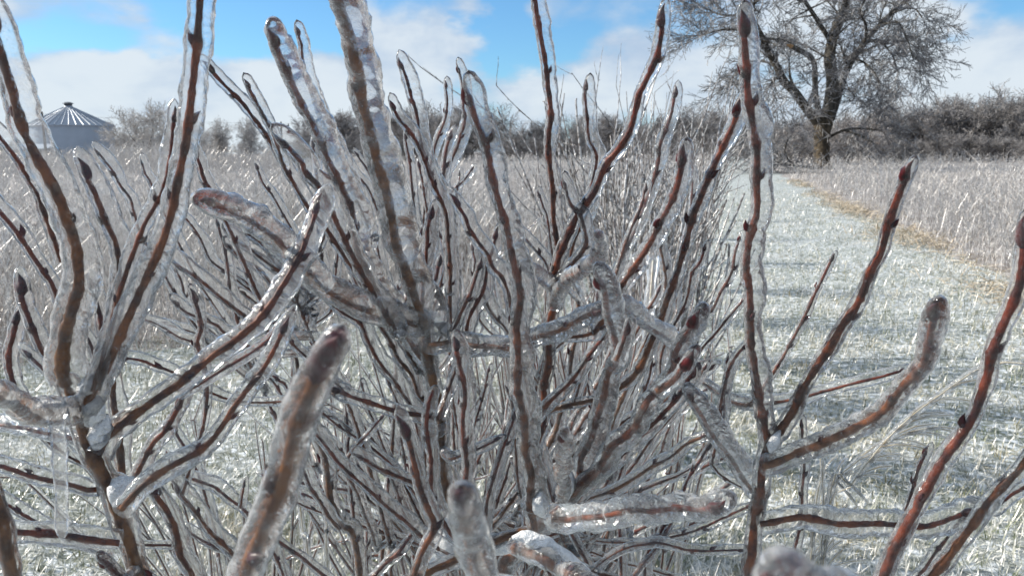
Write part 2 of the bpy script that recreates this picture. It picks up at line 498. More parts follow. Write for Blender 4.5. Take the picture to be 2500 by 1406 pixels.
SH = {
 'L': (root_at(-0.20, 0.62), 'ice glazed shrub at the left edge with thick tan stems and snow in its forks', ),
 'A': (root_at(-0.10, 0.95), 'glazed shrub left of centre whose thick tan stem leaves the top of the photo'),
 'B': (root_at(0.06, 0.85), 'glazed red twigged shrub right of centre forking low behind a snow covered knuckle'),
 'D': (root_at(0.24, 0.80), 'glazed red shrub with one tall upright stem just left of the lone tree'),
 'E': (root_at(0.20, 0.36), 'glazed red stems slanting up across the right edge of the photo'),
 'N': (root_at(-0.07, 0.20), 'nearest blurred iced twigs reaching up from the bottom edge with fat maroon buds'),
}
ROOT = {}
for k, v in SH.items():
    ROOT[k] = thing('icy_shrub', v[1], 'shrub', tuple(v[0]), 'glazed shrubs in the foreground')

# (shrub, depth0, depth1, wood px0, px1, ice px, points base->tip, options)
J = dict(ext=False)
BR = [
# ---- left shrub
('L', .46, .42, 60, 40, 86, [(352,1425),(318,1330),(290,1260),(258,1180),(222,1100),(195,1030),(178,975),(160,930)], dict(age0=1, age1=.9, tipbud=False, nbud=.3, shift=.5)),
('L', .42, .34, 42, 32, 128, [(160,940),(150,900),(160,820),(178,740),(190,690),(182,600),(160,530),(130,460),(98,400),(60,320),(30,220),(8,150),(-18,70)], dict(J, age0=.95, age1=.3, nbud=.5)),
('L', .42, .34, 30, 30, 96, [(195,1015),(225,960),(280,850),(330,740),(375,640),(405,560),(430,460),(450,370),(462,290),(470,200),(480,110),(486,30),(492,-40)], dict(J, age0=.8, age1=.1, shift=.35)),
('L', .41, .38, 16, 16, 58, [(225,955),(262,830),(300,690),(345,565),(388,485),(410,420),(420,350),(425,292)], dict(J, age0=.5, shift=-.3)),
('L', .43, .50, 32, 22, 84, [(240,1112),(270,1060),(340,1005),(450,920),(550,850),(640,770),(690,705),(722,640),(750,570),(772,515)], dict(J, age0=.8, age1=0, nbud=.6)),
('L', .46, .52, 12, 12, 34, [(440,965),(520,918),(600,868),(655,828),(700,770)], dict(J, age0=.4)),
('L', .42, .40, 26, 17, 78, [(300,1240),(345,1190),(420,1140),(500,1090),(545,1040),(590,970),(640,900),(670,850),(692,806)], dict(J, age0=.75, age1=.2, nbud=.8, shift=.4)),
('L', .42, .30, 40, 40, 92, [(172,1000),(110,1012),(60,1002),(0,965),(-50,940)], dict(J, age0=.9, age1=.8, nbud=.4)),
('L', .46, .50, 17, 14, 56, [(210,1075),(115,1058),(60,1045),(0,1035),(-40,1028)], dict(J, age0=.2)),
('L', .44, .44, 20, 16, 62, [(240,1192),(215,1195),(170,1182),(120,1172),(70,1160),(30,1145),(-30,1128)], dict(J, age0=.5)),
('L', .50, .50, 14, 12, 50, [(140,1300),(70,1262),(30,1235),(-30,1195)], dict(age0=.3)),
('L', .44, .40, 26, 22, 84, [(290,1325),(200,1315),(120,1305),(50,1298),(-30,1285)], dict(J, age0=.3, shift=.4)),
('L', .44, .42, 16, 18, 52, [(152,790),(140,730),(125,690),(90,640),(50,580),(10,530),(-30,485)], dict(J, age0=.2)),
('L', .46, .42, 18, 18, 46, [(150,640),(110,520),(90,470),(50,400),(20,360),(-20,310)], dict(J, age0=.3)),
('L', .45, .43, 20, 22, 80, [(215,985),(250,880),(275,785),(290,690),(285,600),(262,545),(235,480),(208,432)], dict(J, age0=.8, age1=.3)),
('L', .46, .46, 16, 22, 60, [(150,935),(100,850),(72,780),(55,735),(50,712)], dict(J, bscale=1.1)),
('L', .50, .50, 18, 18, 50, [(60,1000),(22,890),(30,820),(40,785)], dict()),
('L', .46, .46, 22, 20, 60, [(230,960),(252,860),(248,790),(238,740),(230,712)], dict(J, gap=.014)),
('L', .45, .45, 12, 12, 40, [(240,930),(225,850),(206,815)], dict(J)),
('L', .45, .45, 14, 14, 40, [(160,950),(106,900),(72,868)], dict(J)),
('L', .62, .60, 36, 24, 60, [(335,1410),(320,1300),(303,1170),(295,1080),(283,1000),(276,930),(268,850),(262,800)], dict(age0=1, age1=.8, tipbud=False, nbud=.6)),
('L', .52, .50, 16, 20, 50, [(330,1170),(351,1124),(375,1080),(403,1052),(420,1021),(438,990)], dict(gap=.015)),
('L', .62, .60, 18, 16, 46, [(600,1395),(553,1332),(512,1295),(481,1254),(450,1216),(436,1192)], dict(age0=.7, age1=.4)),
('L', .52, .50, 26, 20, 60, [(482,1440),(454,1383),(437,1352),(433,1301),(410,1254),(382,1219),(370,1200)], dict(age0=.7, age1=.3)),
('L', .68, .66, 15, 13, 40, [(640,1300),(594,1243),(560,1216),(525,1189),(495,1178),(462,1166)], dict(age0=.3)),
('L', .66, .66, 8, 9, 24, [(587,1238),(592,1205),(596,1185)], dict(J)),
('L', .62, .62, 12, 10, 30, [(600,1372),(553,1346),(532,1335),(495,1318),(460,1297)], dict()),
('L', .70, .70, 12, 12, 34, [(480,1150),(454,1093),(440,1073),(428,1054)], dict()),
('L', .44, .42, 26, 22, 50, [(330,1450),(280,1394),(262,1376)], dict(J)),
('L', .28, .26, 54, 50, 70, [(40,1460),(16,1340),(-10,1240),(-60,1120)], dict(age0=1, age1=.9, tipbud=False)),
# ---- mid left twigs belonging to the shrub left of centre
('A', .74, .70, 13, 11, 30, [(600,860),(580,788),(570,750),(563,709),(556,655),(546,597),(533,550)], dict()),
('A', .76, .72, 10, 9, 30, [(600,700),(539,655),(512,631),(492,590),(468,549),(442,520)], dict()),
('A', .66, .60, 15, 13, 44, [(640,800),(553,737),(512,703),(478,675),(440,651),(408,626)], dict()),
('A', .72, .70, 12, 10, 28, [(480,800),(437,730),(413,692),(394,658)], dict()),
('A', .74, .72, 9, 9, 24, [(480,780),(457,733),(444,689),(431,664)], dict()),
('A', .66, .62, 13, 12, 40, [(620,850),(546,812),(529,795),(478,771),(457,761),(436,745)], dict()),
('A', .60, .58, 17, 17, 32, [(500,900),(482,840),(492,800),(485,760),(476,735)], dict(gap=.012)),
('A', .74, .70, 9, 8, 34, [(560,870),(464,832),(437,822),(403,801),(369,785),(348,779)], dict()),
('A', .76, .74, 9, 8, 28, [(560,850),(474,812),(440,801),(408,792)], dict()),
('A', .70, .64, 12, 12, 48, [(720,690),(638,631),(614,610),(587,593),(558,568)], dict()),
('A', .72, .66, 12, 12, 44, [(750,760),(668,696),(638,660),(601,638),(565,608)], dict()),
('A', .72, .66, 12, 12, 52, [(760,720),(682,651),(655,614),(627,586),(596,566)], dict()),
('A', .78, .74, 9, 8, 28, [(700,790),(638,723),(611,696),(575,669)], dict()),
('A', .78, .74, 10, 9, 26, [(700,800),(635,747),(596,718)], dict()),
('A', .80, .76, 9, 8, 24, [(680,800),(635,709),(615,662)], dict()),
('A', .62, .60, 12, 12, 42, [(520,960),(420,907),(382,893),(348,880),(310,874)], dict()),
('A', .84, .80, 11, 10, 34, [(420,700),(345,570),(328,520),(318,484),(295,455),(276,420),(259,396),(244,376)], dict()),
('A', .84, .80, 9, 9, 30, [(470,660),(400,520),(369,447),(355,427),(347,402)], dict()),
('A', .62, .58, 13, 15, 52, [(640,740),(560,560),(502,444),(488,403),(478,378)], dict()),
('A', .80, .76, 9, 9, 24, [(760,660),(719,573),(692,525),(665,477),(644,450),(628,412)], dict()),
('A', .78, .74, 10, 9, 28, [(980,650),(907,478),(890,447),(866,420),(839,386)], dict()),
('A', .80, .78, 8, 8, 20, [(960,600),(920,470),(897,416),(874,382)], dict()),
('A', .90, .90, 8, 7, 20, [(1110,600),(1115,474),(1120,450),(1122,428)], dict()),
('A', .90, .90, 8, 7, 20, [(1070,560),(1098,478),(1132,440),(1150,416)], dict()),
('A', .80, .80, 11, 10, 24, [(790,560),(771,403),(764,358)], dict()),
('A', .80, .74, 10, 9, 30, [(1020,600),(1006,447),(999,386),(990,338)], dict()),
('A', .80, .78, 9, 9, 24, [(1060,600),(1040,500),(1033,451),(1024,408)], dict()),
# main stems
('A', .80, .66, 40, 34, 58, [(1150,1440),(1118,1300),(1088,1190),(1076,1110),(1078,1040),(1070,985),(1056,930),(1048,870),(1040,800),(1035,765)], dict(age0=1, age1=.9, tipbud=False, nbud=.5, shift=.2)),
('A', .66, .38, 34, 44, 118, [(1037,790),(1012,720),(990,660),(965,580),(950,500),(930,430),(905,330),(885,250),(875,190),(862,130),(850,80),(830,20),(810,-40)], dict(J, age0=.95, age1=.6, nbud=.28, gap=.04, bscale=.8)),
('A', .67, .42, 24, 22, 100, [(1045,800),(960,775),(900,757),(850,738),(800,710),(760,675),(720,640),(690,600),(650,565),(600,530),(555,510),(515,500)], dict(J, age0=.85, age1=.1, nbud=.6, shift=.55)),
('A', .70, .44, 18, 26, 92, [(1045,900),(930,730),(905,680),(875,620),(868,560),(855,500),(830,440),(800,390),(785,350),(765,300),(735,250),(710,195),(685,140),(668,105)], dict(J, age0=.6, age1=0)),
('A', .70, .60, 11, 12, 36, [(900,560),(830,380),(790,300),(775,260),(760,215),(742,160),(735,110),(728,84)], dict()),
('A', .72, .58, 14, 15, 48, [(1020,900),(960,800),(830,610),(790,550),(755,510),(720,450),(690,400),(672,370),(650,330),(620,290),(590,250),(550,210),(517,176)], dict()),
('A', .62, .58, 12, 13, 38, [(694,405),(668,330),(650,295),(625,250),(606,213)], dict(J)),
('A', .62, .52, 18, 22, 78, [(960,800),(870,640),(830,560),(785,465),(747,423),(737,396),(713,369),(697,353)], dict(gap=.02)),
('A', .66, .60, 12, 14, 44, [(1100,760),(1095,640),(1090,560),(1080,500),(1050,420),(1030,360),(1018,280),(1005,240),(995,200),(983,166)], dict()),
('A', .64, .58, 14, 14, 42, [(1100,700),(1095,560),(1085,510),(1060,450),(1035,390),(1010,340),(990,310),(972,288),(962,266)], dict(gap=.016)),
('A', .86, .80, 10, 9, 27, [(1030,600),(1040,470),(1055,390),(1065,350),(1085,300),(1091,250),(1089,214)], dict()),
('A', .80, .72, 12, 11, 34, [(1060,600),(1070,520),(1085,440),(1095,410),(1110,370),(1125,330),(1137,290),(1132,260),(1130,210),(1122,176)], dict()),
('A', .74, .72, 13, 14, 32, [(1085,620),(1083,520),(1081,440),(1084,410),(1092,360),(1098,338)], dict()),
('A', .62, .60, 17, 16, 62, [(1068,1022),(1030,1015),(960,1000),(880,975),(826,950)], dict(J, shift=.3)),
('A', .66, .50, 16, 20, 78, [(1050,842),(1110,835),(1170,845),(1250,850),(1285,834),(1350,812),(1420,780),(1452,760)], dict(J, age0=.7, age1=.5, nbud=.5, shift=.4)),
('A', .62, .60, 16, 16, 42, [(1100,1300),(1060,1230),(1050,1130),(1044,1063),(1047,994),(1055,950)], dict(age0=.2, tipbud=False, gap=.02)),
('A', .56, .54, 20, 22, 56, [(1005,1440),(1015,1390),(1035,1340),(1060,1290),(1045,1240),(1030,1200),(1015,1150),(1000,1090),(989,1062)], dict(age0=.7, age1=.3, bscale=1.2)),
('A', .62, .60, 14, 14, 50, [(1040,1190),(990,1170),(930,1145),(882,1117)], dict(J)),
('A', .66, .60, 15, 15, 46, [(1060,1330),(1010,1290),(970,1255),(930,1220),(880,1180),(830,1130),(790,1080),(765,1053)], dict()),
('A', .74, .72, 24, 22, 40, [(882,1440),(873,1353),(859,1295),(839,1284),(812,1233),(798,1148),(785,1095),(770,1070)], dict(age0=.95, age1=.8, tipbud=False)),
('A', .72, .70, 14, 12, 34, [(830,1290),(808,1267),(784,1226),(757,1185),(739,1142)], dict(J, age0=.7)),
('A', .80, .78, 13, 11, 26, [(880,1400),(862,1250),(851,1103),(853,1063),(846,1028),(846,990)], dict()),
('A', .78, .78, 9, 9, 24, [(850,1050),(839,1032),(818,1018),(793,1012)], dict(J)),
('A', .74, .74, 8, 8, 22, [(850,1120),(866,1093),(900,1056),(930,1022)], dict()),
('A', .74, .70, 16, 14, 42, [(1050,1030),(1033,980),(1020,963),(1003,917),(975,877),(955,836),(928,793)], dict(age0=.7, age1=.5)),
('A', .72, .70, 18, 17, 42, [(1046,930),(1027,880),(996,829),(972,810)], dict(J, age0=.9, age1=.8, tipbud=False)),
('A', .70, .66, 14, 13, 46, [(1040,1050),(999,984),(962,928),(941,904),(917,870),(897,829),(880,791),(839,764),(816,745)], dict()),
('A', .80, .78, 9, 9, 26, [(1010,850),(975,747),(958,720),(938,668),(924,614),(917,586),(892,548)], dict()),
('A', .76, .72, 13, 12, 40, [(920,780),(881,714),(873,696),(852,648),(832,600),(815,540),(801,511)], dict()),
('A', .82, .80, 9, 9, 24, [(800,700),(786,627),(784,597),(778,568)], dict()),
('A', .82, .80, 9, 9, 24, [(815,740),(818,679),(823,634),(825,594)], dict()),
('A', .84, .82, 17, 15, 34, [(745,1020),(722,870),(716,825),(713,740),(712,692)], dict(age0=.9, age1=.7)),
('A', .68, .66, 15, 16, 42, [(1030,760),(1033,675),(1040,641),(1044,593),(1044,563),(1049,530)], dict(age0=.5)),
('A', .72, .70, 10, 9, 32, [(1105,840),(1098,767),(1095,689),(1088,627),(1078,578)], dict()),
('A', .72, .70, 11, 10, 26, [(1000,700),(1013,631),(1020,604),(1026,573)], dict()),
('A', .70, .70, 13, 13, 30, [(1045,715),(1064,675),(1071,645)], dict()),
('A', .80, .80, 13, 11, 26, [(735,1080),(702,953),(678,928)], dict()),
('A', .80, .80, 14, 12, 30, [(720,1120),(677,1025),(661,994),(646,960)], dict()),
('A', .70, .68, 13, 12, 28, [(800,1410),(743,1366),(702,1336),(667,1307)], dict()),
('A', .84, .84, 8, 8, 20, [(897,1400),(895,1267),(894,1218)], dict()),
('A', .84, .84, 7, 7, 18, [(895,1340),(907,1312),(930,1268)], dict()),
('A', .76, .76, 17, 14, 30, [(900,1420),(941,1373),(975,1346),(1008,1300)], dict(age0=.5)),
('A', .86, .86, 11, 10, 24, [(955,1400),(950,1267),(948,1175)], dict(age0=.8)),
# ---- right of centre
('B', .62, .42, 27, 27, 84, [(1302,1295),(1300,1250),(1295,1180),(1285,1100),(1280,1040),(1270,960),(1260,880),(1262,800),(1265,720),(1255,650),(1240,590),(1225,530),(1215,470),(1200,400),(1180,340),(1165,290),(1155,248)], dict(J, age0=.7, age1=0)),
('B', .70, .62, 38, 32, 60, [(1195,1440),(1240,1365),(1285,1315),(1325,1278),(1352,1250),(1372,1230)], dict(age0=.6, age1=.5, tipbud=False, nbud=.3)),
('B', .68, .56, 18, 19, 54, [(1350,760),(1358,690),(1362,620),(1357,560),(1350,480),(1345,400),(1340,330),(1345,260),(1340,200),(1325,120),(1315,50),(1300,-30)], dict(J, age0=.4)),
('B', .70, .56, 26, 22, 50, [(1330,960),(1345,760),(1355,680),(1365,620),(1390,570),(1430,500),(1475,420),(1520,350),(1550,280),(1575,210),(1592,160),(1610,100),(1619,56)], dict(age0=.5, age1=0, shift=.2)),
('B', .74, .68, 12, 13, 42, [(1400,600),(1430,520),(1450,430),(1455,380),(1440,340),(1435,290),(1428,240),(1430,218)], dict()),
('B', .72, .66, 15, 14, 34, [(1480,740),(1515,640),(1535,590),(1570,520),(1590,450),(1608,395),(1615,350),(1625,315),(1640,265),(1646,234)], dict()),
('B', .56, .48, 18, 24, 62, [(1460,800),(1515,700),(1550,650),(1590,590),(1620,530),(1648,470),(1662,425),(1667,400)], dict(bscale=1.15)),
('B', .66, .56, 24, 22, 50, [(1560,900),(1610,790),(1625,740),(1650,680),(1670,610),(1690,540),(1715,470),(1740,410),(1770,350),(1790,300),(1797,276)], dict(age0=.8, age1=.1)),
('B', .80, .80, 9, 9, 24, [(1665,600),(1685,520),(1690,460),(1690,428)], dict()),
('B', .60, .44, 24, 22, 78, [(1410,1178),(1425,1107),(1446,1056),(1466,994),(1483,926),(1505,880),(1500,830),(1490,780),(1475,720),(1466,692)], dict(J, age0=.6, age1=.2, bscale=1.2, nbud=.6)),
('B', .46, .45, 16, 17, 42, [(1505,880),(1521,835),(1526,812)], dict(J, bscale=1.15)),
('B', .60, .44, 30, 22, 72, [(1375,1225),(1410,1190),(1453,1144),(1490,1097),(1524,1063),(1558,1011),(1603,953),(1640,900),(1660,850),(1678,812),(1686,790)], dict(J, age0=.5, age1=.1, nbud=.6, bscale=1.3)),
('B', .46, .44, 20, 24, 56, [(1606,955),(1640,930),(1660,908),(1672,892)], dict(J, bscale=1.2)),
('B', .60, .52, 22, 18, 44, [(1395,1235),(1446,1175),(1497,1127),(1541,1086),(1610,1018),(1654,970),(1672,940),(1684,918)], dict(J, age0=.3)),
('B', .56, .42, 20, 22, 104, [(1352,1268),(1390,1268),(1450,1262),(1550,1248),(1650,1242),(1705,1240),(1735,1232)], dict(J, age0=.4, bscale=1.35, nbud=.5, shift=.45)),
('B', .60, .44, 26, 24, 58, [(1380,1225),(1372,1205),(1368,1150),(1372,1100),(1376,1068)], dict(J, age0=.8, age1=.6, gap=.02)),
('B', .46, .36, 34, 32, 80, [(1256,1335),(1330,1368),(1400,1408),(1470,1450)], dict(J, age0=.7, age1=.8, tipbud=False)),
('B', .58, .54, 19, 19, 44, [(1150,1330),(1135,1200),(1140,1130),(1130,1040),(1135,960),(1125,900),(1113,850)], dict(age0=.3, gap=.022)),
('B', .60, .58, 15, 16, 46, [(1260,800),(1238,716),(1224,675),(1207,655),(1194,621),(1173,597),(1146,563),(1136,532),(1118,500)], dict(age0=.5)),
('B', .64, .62, 16, 15, 42, [(1120,880),(1146,778),(1163,740),(1180,703),(1190,662),(1204,614),(1210,580)], dict(age0=.5)),
('B', .64, .62, 14, 14, 30, [(1110,800),(1136,740),(1149,716),(1160,685),(1170,655)], dict()),
('B', .70, .66, 12, 12, 34, [(1275,880),(1238,808),(1214,778),(1194,750),(1182,725)], dict(age0=.7, age1=.5)),
('B', .76, .76, 9, 9, 24, [(1165,760),(1158,662),(1160,638),(1154,610)], dict()),
('B', .70, .68, 10, 9, 30, [(1350,720),(1335,651),(1313,617),(1289,587),(1268,566)], dict()),
('B', .74, .72, 10, 10, 28, [(1352,640),(1337,535),(1326,505),(1318,480)], dict()),
('B', .66, .62, 17, 14, 40, [(1347,705),(1377,668),(1401,641),(1422,614),(1432,587),(1425,552),(1415,518),(1398,505),(1386,477),(1380,458)], dict(J)),
('B', .70, .68, 12, 11, 30, [(1495,700),(1517,617),(1528,593),(1545,552),(1562,508),(1573,465)], dict()),
('B', .64, .42, 16, 14, 52, [(1347,743),(1367,703),(1391,675),(1422,655),(1446,638),(1463,614),(1464,595),(1458,580)], dict(J, gap=.012)),
('B', .68, .62, 10, 10, 52, [(1350,720),(1333,696),(1306,675),(1281,657)], dict(J)),
('B', .80, .78, 13, 11, 28, [(1610,860),(1625,703),(1623,655),(1612,602)], dict(age0=.8, age1=.6)),
('B', .72, .68, 10, 11, 24, [(1620,850),(1661,764),(1678,723),(1691,668),(1709,641),(1718,610)], dict()),
('B', .70, .66, 12, 11, 26, [(1660,880),(1712,784),(1739,754),(1760,716),(1784,672),(1794,621),(1806,588)], dict()),
('B', .72, .70, 10, 9, 22, [(1680,900),(1719,843),(1746,815),(1787,764),(1812,735)], dict()),
('B', .60, .58, 13, 13, 32, [(1760,980),(1780,907),(1801,866),(1816,846)], dict()),
('B', .62, .60, 11, 11, 30, [(1740,1120),(1760,1038),(1770,1011),(1767,967),(1773,921),(1777,886)], dict()),
('B', .60, .50, 15, 14, 70, [(1660,850),(1606,812),(1575,795),(1545,771),(1520,750)], dict(J)),
('B', .82, .80, 19, 15, 30, [(1350,1060),(1380,960),(1395,885),(1408,830),(1413,760),(1412,700)], dict(age0=.9, age1=.8, tipbud=False)),
('B', .66, .60, 15, 14, 48, [(1295,1040),(1313,1011),(1354,970),(1398,926),(1446,860),(1470,826)], dict(age0=.6)),
('B', .72, .70, 14, 13, 28, [(1500,1030),(1521,967),(1541,921),(1558,880),(1569,853),(1580,822)], dict(age0=.9, age1=.8)),
('B', .72, .70, 14, 12, 34, [(1295,1080),(1305,975),(1316,928),(1326,887),(1338,850)], dict()),
('B', .64, .60, 13, 12, 36, [(1520,1185),(1565,1158),(1593,1138),(1637,1114),(1678,1083),(1716,1066)], dict(age0=.8, age1=.7)),
('B', .70, .70, 13, 12, 24, [(1660,1230),(1678,1175),(1705,1131),(1727,1094)], dict()),
('B', .72, .70, 14, 12, 32, [(1180,1300),(1200,1179),(1214,1138),(1238,1069),(1253,1020)], dict()),
('B', .72, .70, 10, 9, 20, [(1470,1280),(1490,1213),(1507,1179),(1520,1142)], dict()),
('B', .70, .70, 15, 13, 30, [(1572,1420),(1579,1360),(1603,1315),(1622,1278)], dict()),
('B', .74, .74, 13, 12, 26, [(1517,1420),(1514,1336),(1514,1282)], dict()),
('B', .70, .70, 15, 13, 30, [(1460,1430),(1435,1377),(1412,1336),(1390,1292)], dict(age0=.9)),
('B', .70, .64, 10, 10, 30, [(1600,1320),(1661,1305),(1729,1281),(1787,1254),(1825,1236)], dict()),
('B', .66, .66, 10, 10, 34, [(1560,1330),(1610,1325),(1678,1342),(1746,1342),(1804,1342)], dict()),
('B', .74, .74, 10, 10, 24, [(1360,1260),(1347,1206),(1326,1138),(1304,1060)], dict()),
('B', .74, .74, 12, 11, 28, [(1170,1330),(1184,1250),(1197,1182),(1218,1114),(1230,1050)], dict()),
('B', .70, .68, 11, 11, 38, [(1110,1120),(1156,1100),(1212,1075)], dict(age0=.7)),
# ---- right shrub
('D', .58, .54, 42, 30, 66, [(1822,1440),(1832,1360),(1842,1300),(1852,1230),(1860,1170),(1868,1110),(1876,1078)], dict(age0=.6, age1=.3, tipbud=False, nbud=.3, shift=.2)),
('D', .54, .40, 25, 27, 76, [(1876,1085),(1862,1010),(1851,950),(1838,870),(1832,790),(1829,710),(1824,640),(1832,570),(1850,510),(1849,440),(1848,380),(1840,310),(1831,250),(1822,150),(1817,80)], dict(J, age0=.3, age1=0, bscale=1.1)),
('D', .54, .42, 30, 26, 50, [(1880,1085),(1930,1010),(1970,930),(2020,860),(2060,790),(2100,730),(2125,670),(2150,620),(2165,560),(2180,510),(2200,460),(2210,436)], dict(J, shift=.3, gap=.028)),
('D', .54, .38, 26, 30, 84, [(1868,1138),(1930,1112),(2000,1085),(2080,1050),(2140,1010),(2180,975),(2230,920),(2258,870),(2276,810),(2282,775)], dict(J, age0=.8, age1=.3, shift=.2)),
('D', .56, .46, 24, 20, 98, [(1860,1278),(1950,1265),(2050,1275),(2150,1280),(2250,1280),(2320,1265),(2360,1252)], dict(J, shift=.3, nbud=.5)),
('D', .66, .60, 13, 12, 22, [(1850,970),(1875,925),(1920,860),(1960,780),(2000,700),(2028,635)], dict()),
('D', .66, .60, 12, 11, 42, [(1860,988),(1930,975),(2000,960),(2080,935),(2150,920),(2200,907)], dict()),
('D', .74, .72, 12, 11, 24, [(1935,1360),(1957,1240),(1962,1120),(1960,1040)], dict()),
('D', .60, .52, 17, 16, 78, [(1848,1210),(1831,1189),(1801,1144),(1767,1097),(1736,1056),(1709,1011),(1688,972)], dict(J, age0=.6, age1=.2, nbud=.5)),
# ---- right edge
('E', .40, .34, 40, 30, 66, [(2140,1440),(2190,1330),(2240,1230),(2290,1150),(2340,1070),(2380,1000),(2415,920),(2437,840),(2460,770),(2488,690),(2500,640),(2506,590)], dict(age0=.3, shift=.3)),
('E', .40, .36, 30, 26, 60, [(2250,1440),(2330,1340),(2390,1270),(2430,1210),(2470,1160),(2530,1090)], dict(age0=.7, age1=.5, shift=.5)),
('E', .60, .58, 14, 13, 28, [(2120,1440),(2180,1340),(2210,1250),(2230,1190),(2243,1140),(2257,1108)], dict()),
('E', .42, .42, 14, 15, 44, [(2540,1170),(2510,1185),(2470,1205),(2446,1225)], dict(J)),
('E', .50, .48, 13, 13, 40, [(2250,1400),(2285,1350),(2300,1330),(2345,1270)], dict()),
# ---- nearest, out of focus
('N', .23, .185, 54, 54, 145, [(580,1460),(605,1390),(650,1270),(690,1180),(715,1090),(735,1010),(755,950),(775,905)], dict(age0=.8, age1=.8, shift=-.2, bscale=1.25, gap=.018)),
('N', .23, .185, 48, 48, 128, [(1190,1460),(1172,1400),(1155,1340),(1140,1280),(1131,1235)], dict(age0=.8, age1=.8, shift=.3, bscale=1.1)),
('N', .15, .12, 70, 50, 250, [(1990,1680),(1950,1560),(1905,1470),(1890,1440)], dict(age0=.2, shift=.6)),
('N', .14, .12, 60, 50, 240, [(2150,1600),(2105,1525),(2055,1470),(2000,1452)], dict(age0=.2, shift=.6)),
]
for i in range(34):
    for k, cx in (('A', 1090), ('B', 1330)):
        bx = cx + rng.normal() * 90; by = rng.uniform(1250, 1460)
        side = (-1 if k == 'A' else 1)
        tx = cx + side * rng.uniform(-120, 470); ty = rng.uniform(620, 1180) + abs(tx - cx) * .25
        if k == 'B' and tx > 1700: ty = max(ty, 900)
        d = rng.uniform(.78, 1.15); mx = bx + (tx - bx) * .42 + rng.normal() * 12; my = by + (ty - by) * .5
        wd = rng.uniform(7, 11)
        BR.append((k, d, d - rng.uniform(0, .12), wd * 1.35, wd, wd * 2.9, [(bx, by), (mx, my), (tx - (tx - mx) * .3, ty + (my - ty) * .35), (tx, ty)], dict(age0=rng.uniform(.2, .9), age1=rng.uniform(0, .4))))
cnt = {}
BR.sort(key=lambda b: (b[7].get('ext') is not False or b[3] * b[1] < 12, -b[3] * b[1]))
for (k, d0, d1, w0, w1, iw, pts, opt) in BR:
    opt = dict(opt); base = SH[k][0]
    joined = opt.pop('ext', None) is False
    jb = np.array([(pts[0][0] - 1250) / F * 0.45 * d0 + rng.normal() * 0.07, abs(rng.normal()) * 0.22, 0])
    b = pix_branch(ROOT[k], base, d0, d1, w0, w1, iw, pts, ext=None if joined else base + jb,
                   ice='ice' if iw > 40 else 'ice_thin', **opt)

# icicle hanging under the left shrub's low arm, and wedges of snow in the forks
def blob(pts, rads, seg=12, rough=.12):
    C = resample(np.array(pts), 0.0025)
    u = np.linspace(0, 1, len(C)); r = np.interp(u, np.linspace(0, 1, len(rads)), rads)
    nz = rng.normal(size=(len(C), seg)); nz = (nz + np.roll(nz, 1, 0) + np.roll(nz, 1, 1))
    rad = r[:, None] * (1 + rough * .7 * nz)
    return tube(C, rad, seg)
baseL = SH['L'][0]
q = .38
v, f_ = blob([P(140, 1015, q), P(146, 1120, q), P(150, 1220, q), P(152, 1300, q), P(152, 1316, q)],
             [x / F * q for x in (24, 19, 18, 16, 17, 15, 14, 15, 16, 15, 1)])
obj('icicle', new_mesh('icicle', v - baseL, f_, 'ice'), ROOT['L'])
def clump(key, px, d, sc_=1.0):
    base = SH[key][0]; d = d - .006
    v, f_ = blob([P(x, y, d) for x, y, r in px], [r * 1.1 * d / F for x, y, r in px], 16, .10)
    obj('snow_clump', new_mesh('snow_clump', v - base, f_, 'snow'), ROOT[key])
clump('L', [(222,960,2),(232,985,22),(224,1010,24),(215,1040,8)], .425)
clump('L', [(262,1010,3),(248,1040,24),(240,1070,22),(235,1098,6)], .435)
clump('L', [(330,1165,3),(300,1190,26),(288,1210,26),(280,1235,6)], .44)
clump('L', [(60,985,2),(100,990,14),(130,990,16),(160,985,4)], .40)
clump('L', [(250,900,2),(228,930,16),(205,950,20),(190,965,4)], .42)
clump('A', [(1060,790,2),(1085,800,14),(1100,812,12),(1120,825,2)], .66)
clump('A', [(1090,740,2),(1110,765,14),(1112,790,10),(1100,800,2)], .70)
clump('A', [(1105,1240,2),(1095,1290,20),(1080,1350,28),(1060,1400,20),(1055,1430,4)], .70)
clump('A', [(716,590,2),(722,610,16),(712,630,18),(700,640,2)], .50)
clump('B', [(1320,1190,2),(1318,1220,16),(1322,1245,18),(1335,1262,4)], .60)
clump('B', [(1250,1312,4),(1285,1310,18),(1320,1325,20),(1370,1355,18),(1420,1392,14),(1460,1420,4)], .44)
clump('B', [(1190,1345,4),(1215,1335,20),(1240,1330,16),(1262,1320,4)], .62)
clump('B', [(1395,1150,2),(1392,1180,12),(1388,1200,14),(1385,1218,3)], .59)
clump('D', [(1905,1050,2),(1893,1070,12),(1885,1090,12),(1880,1105,3)], .535)

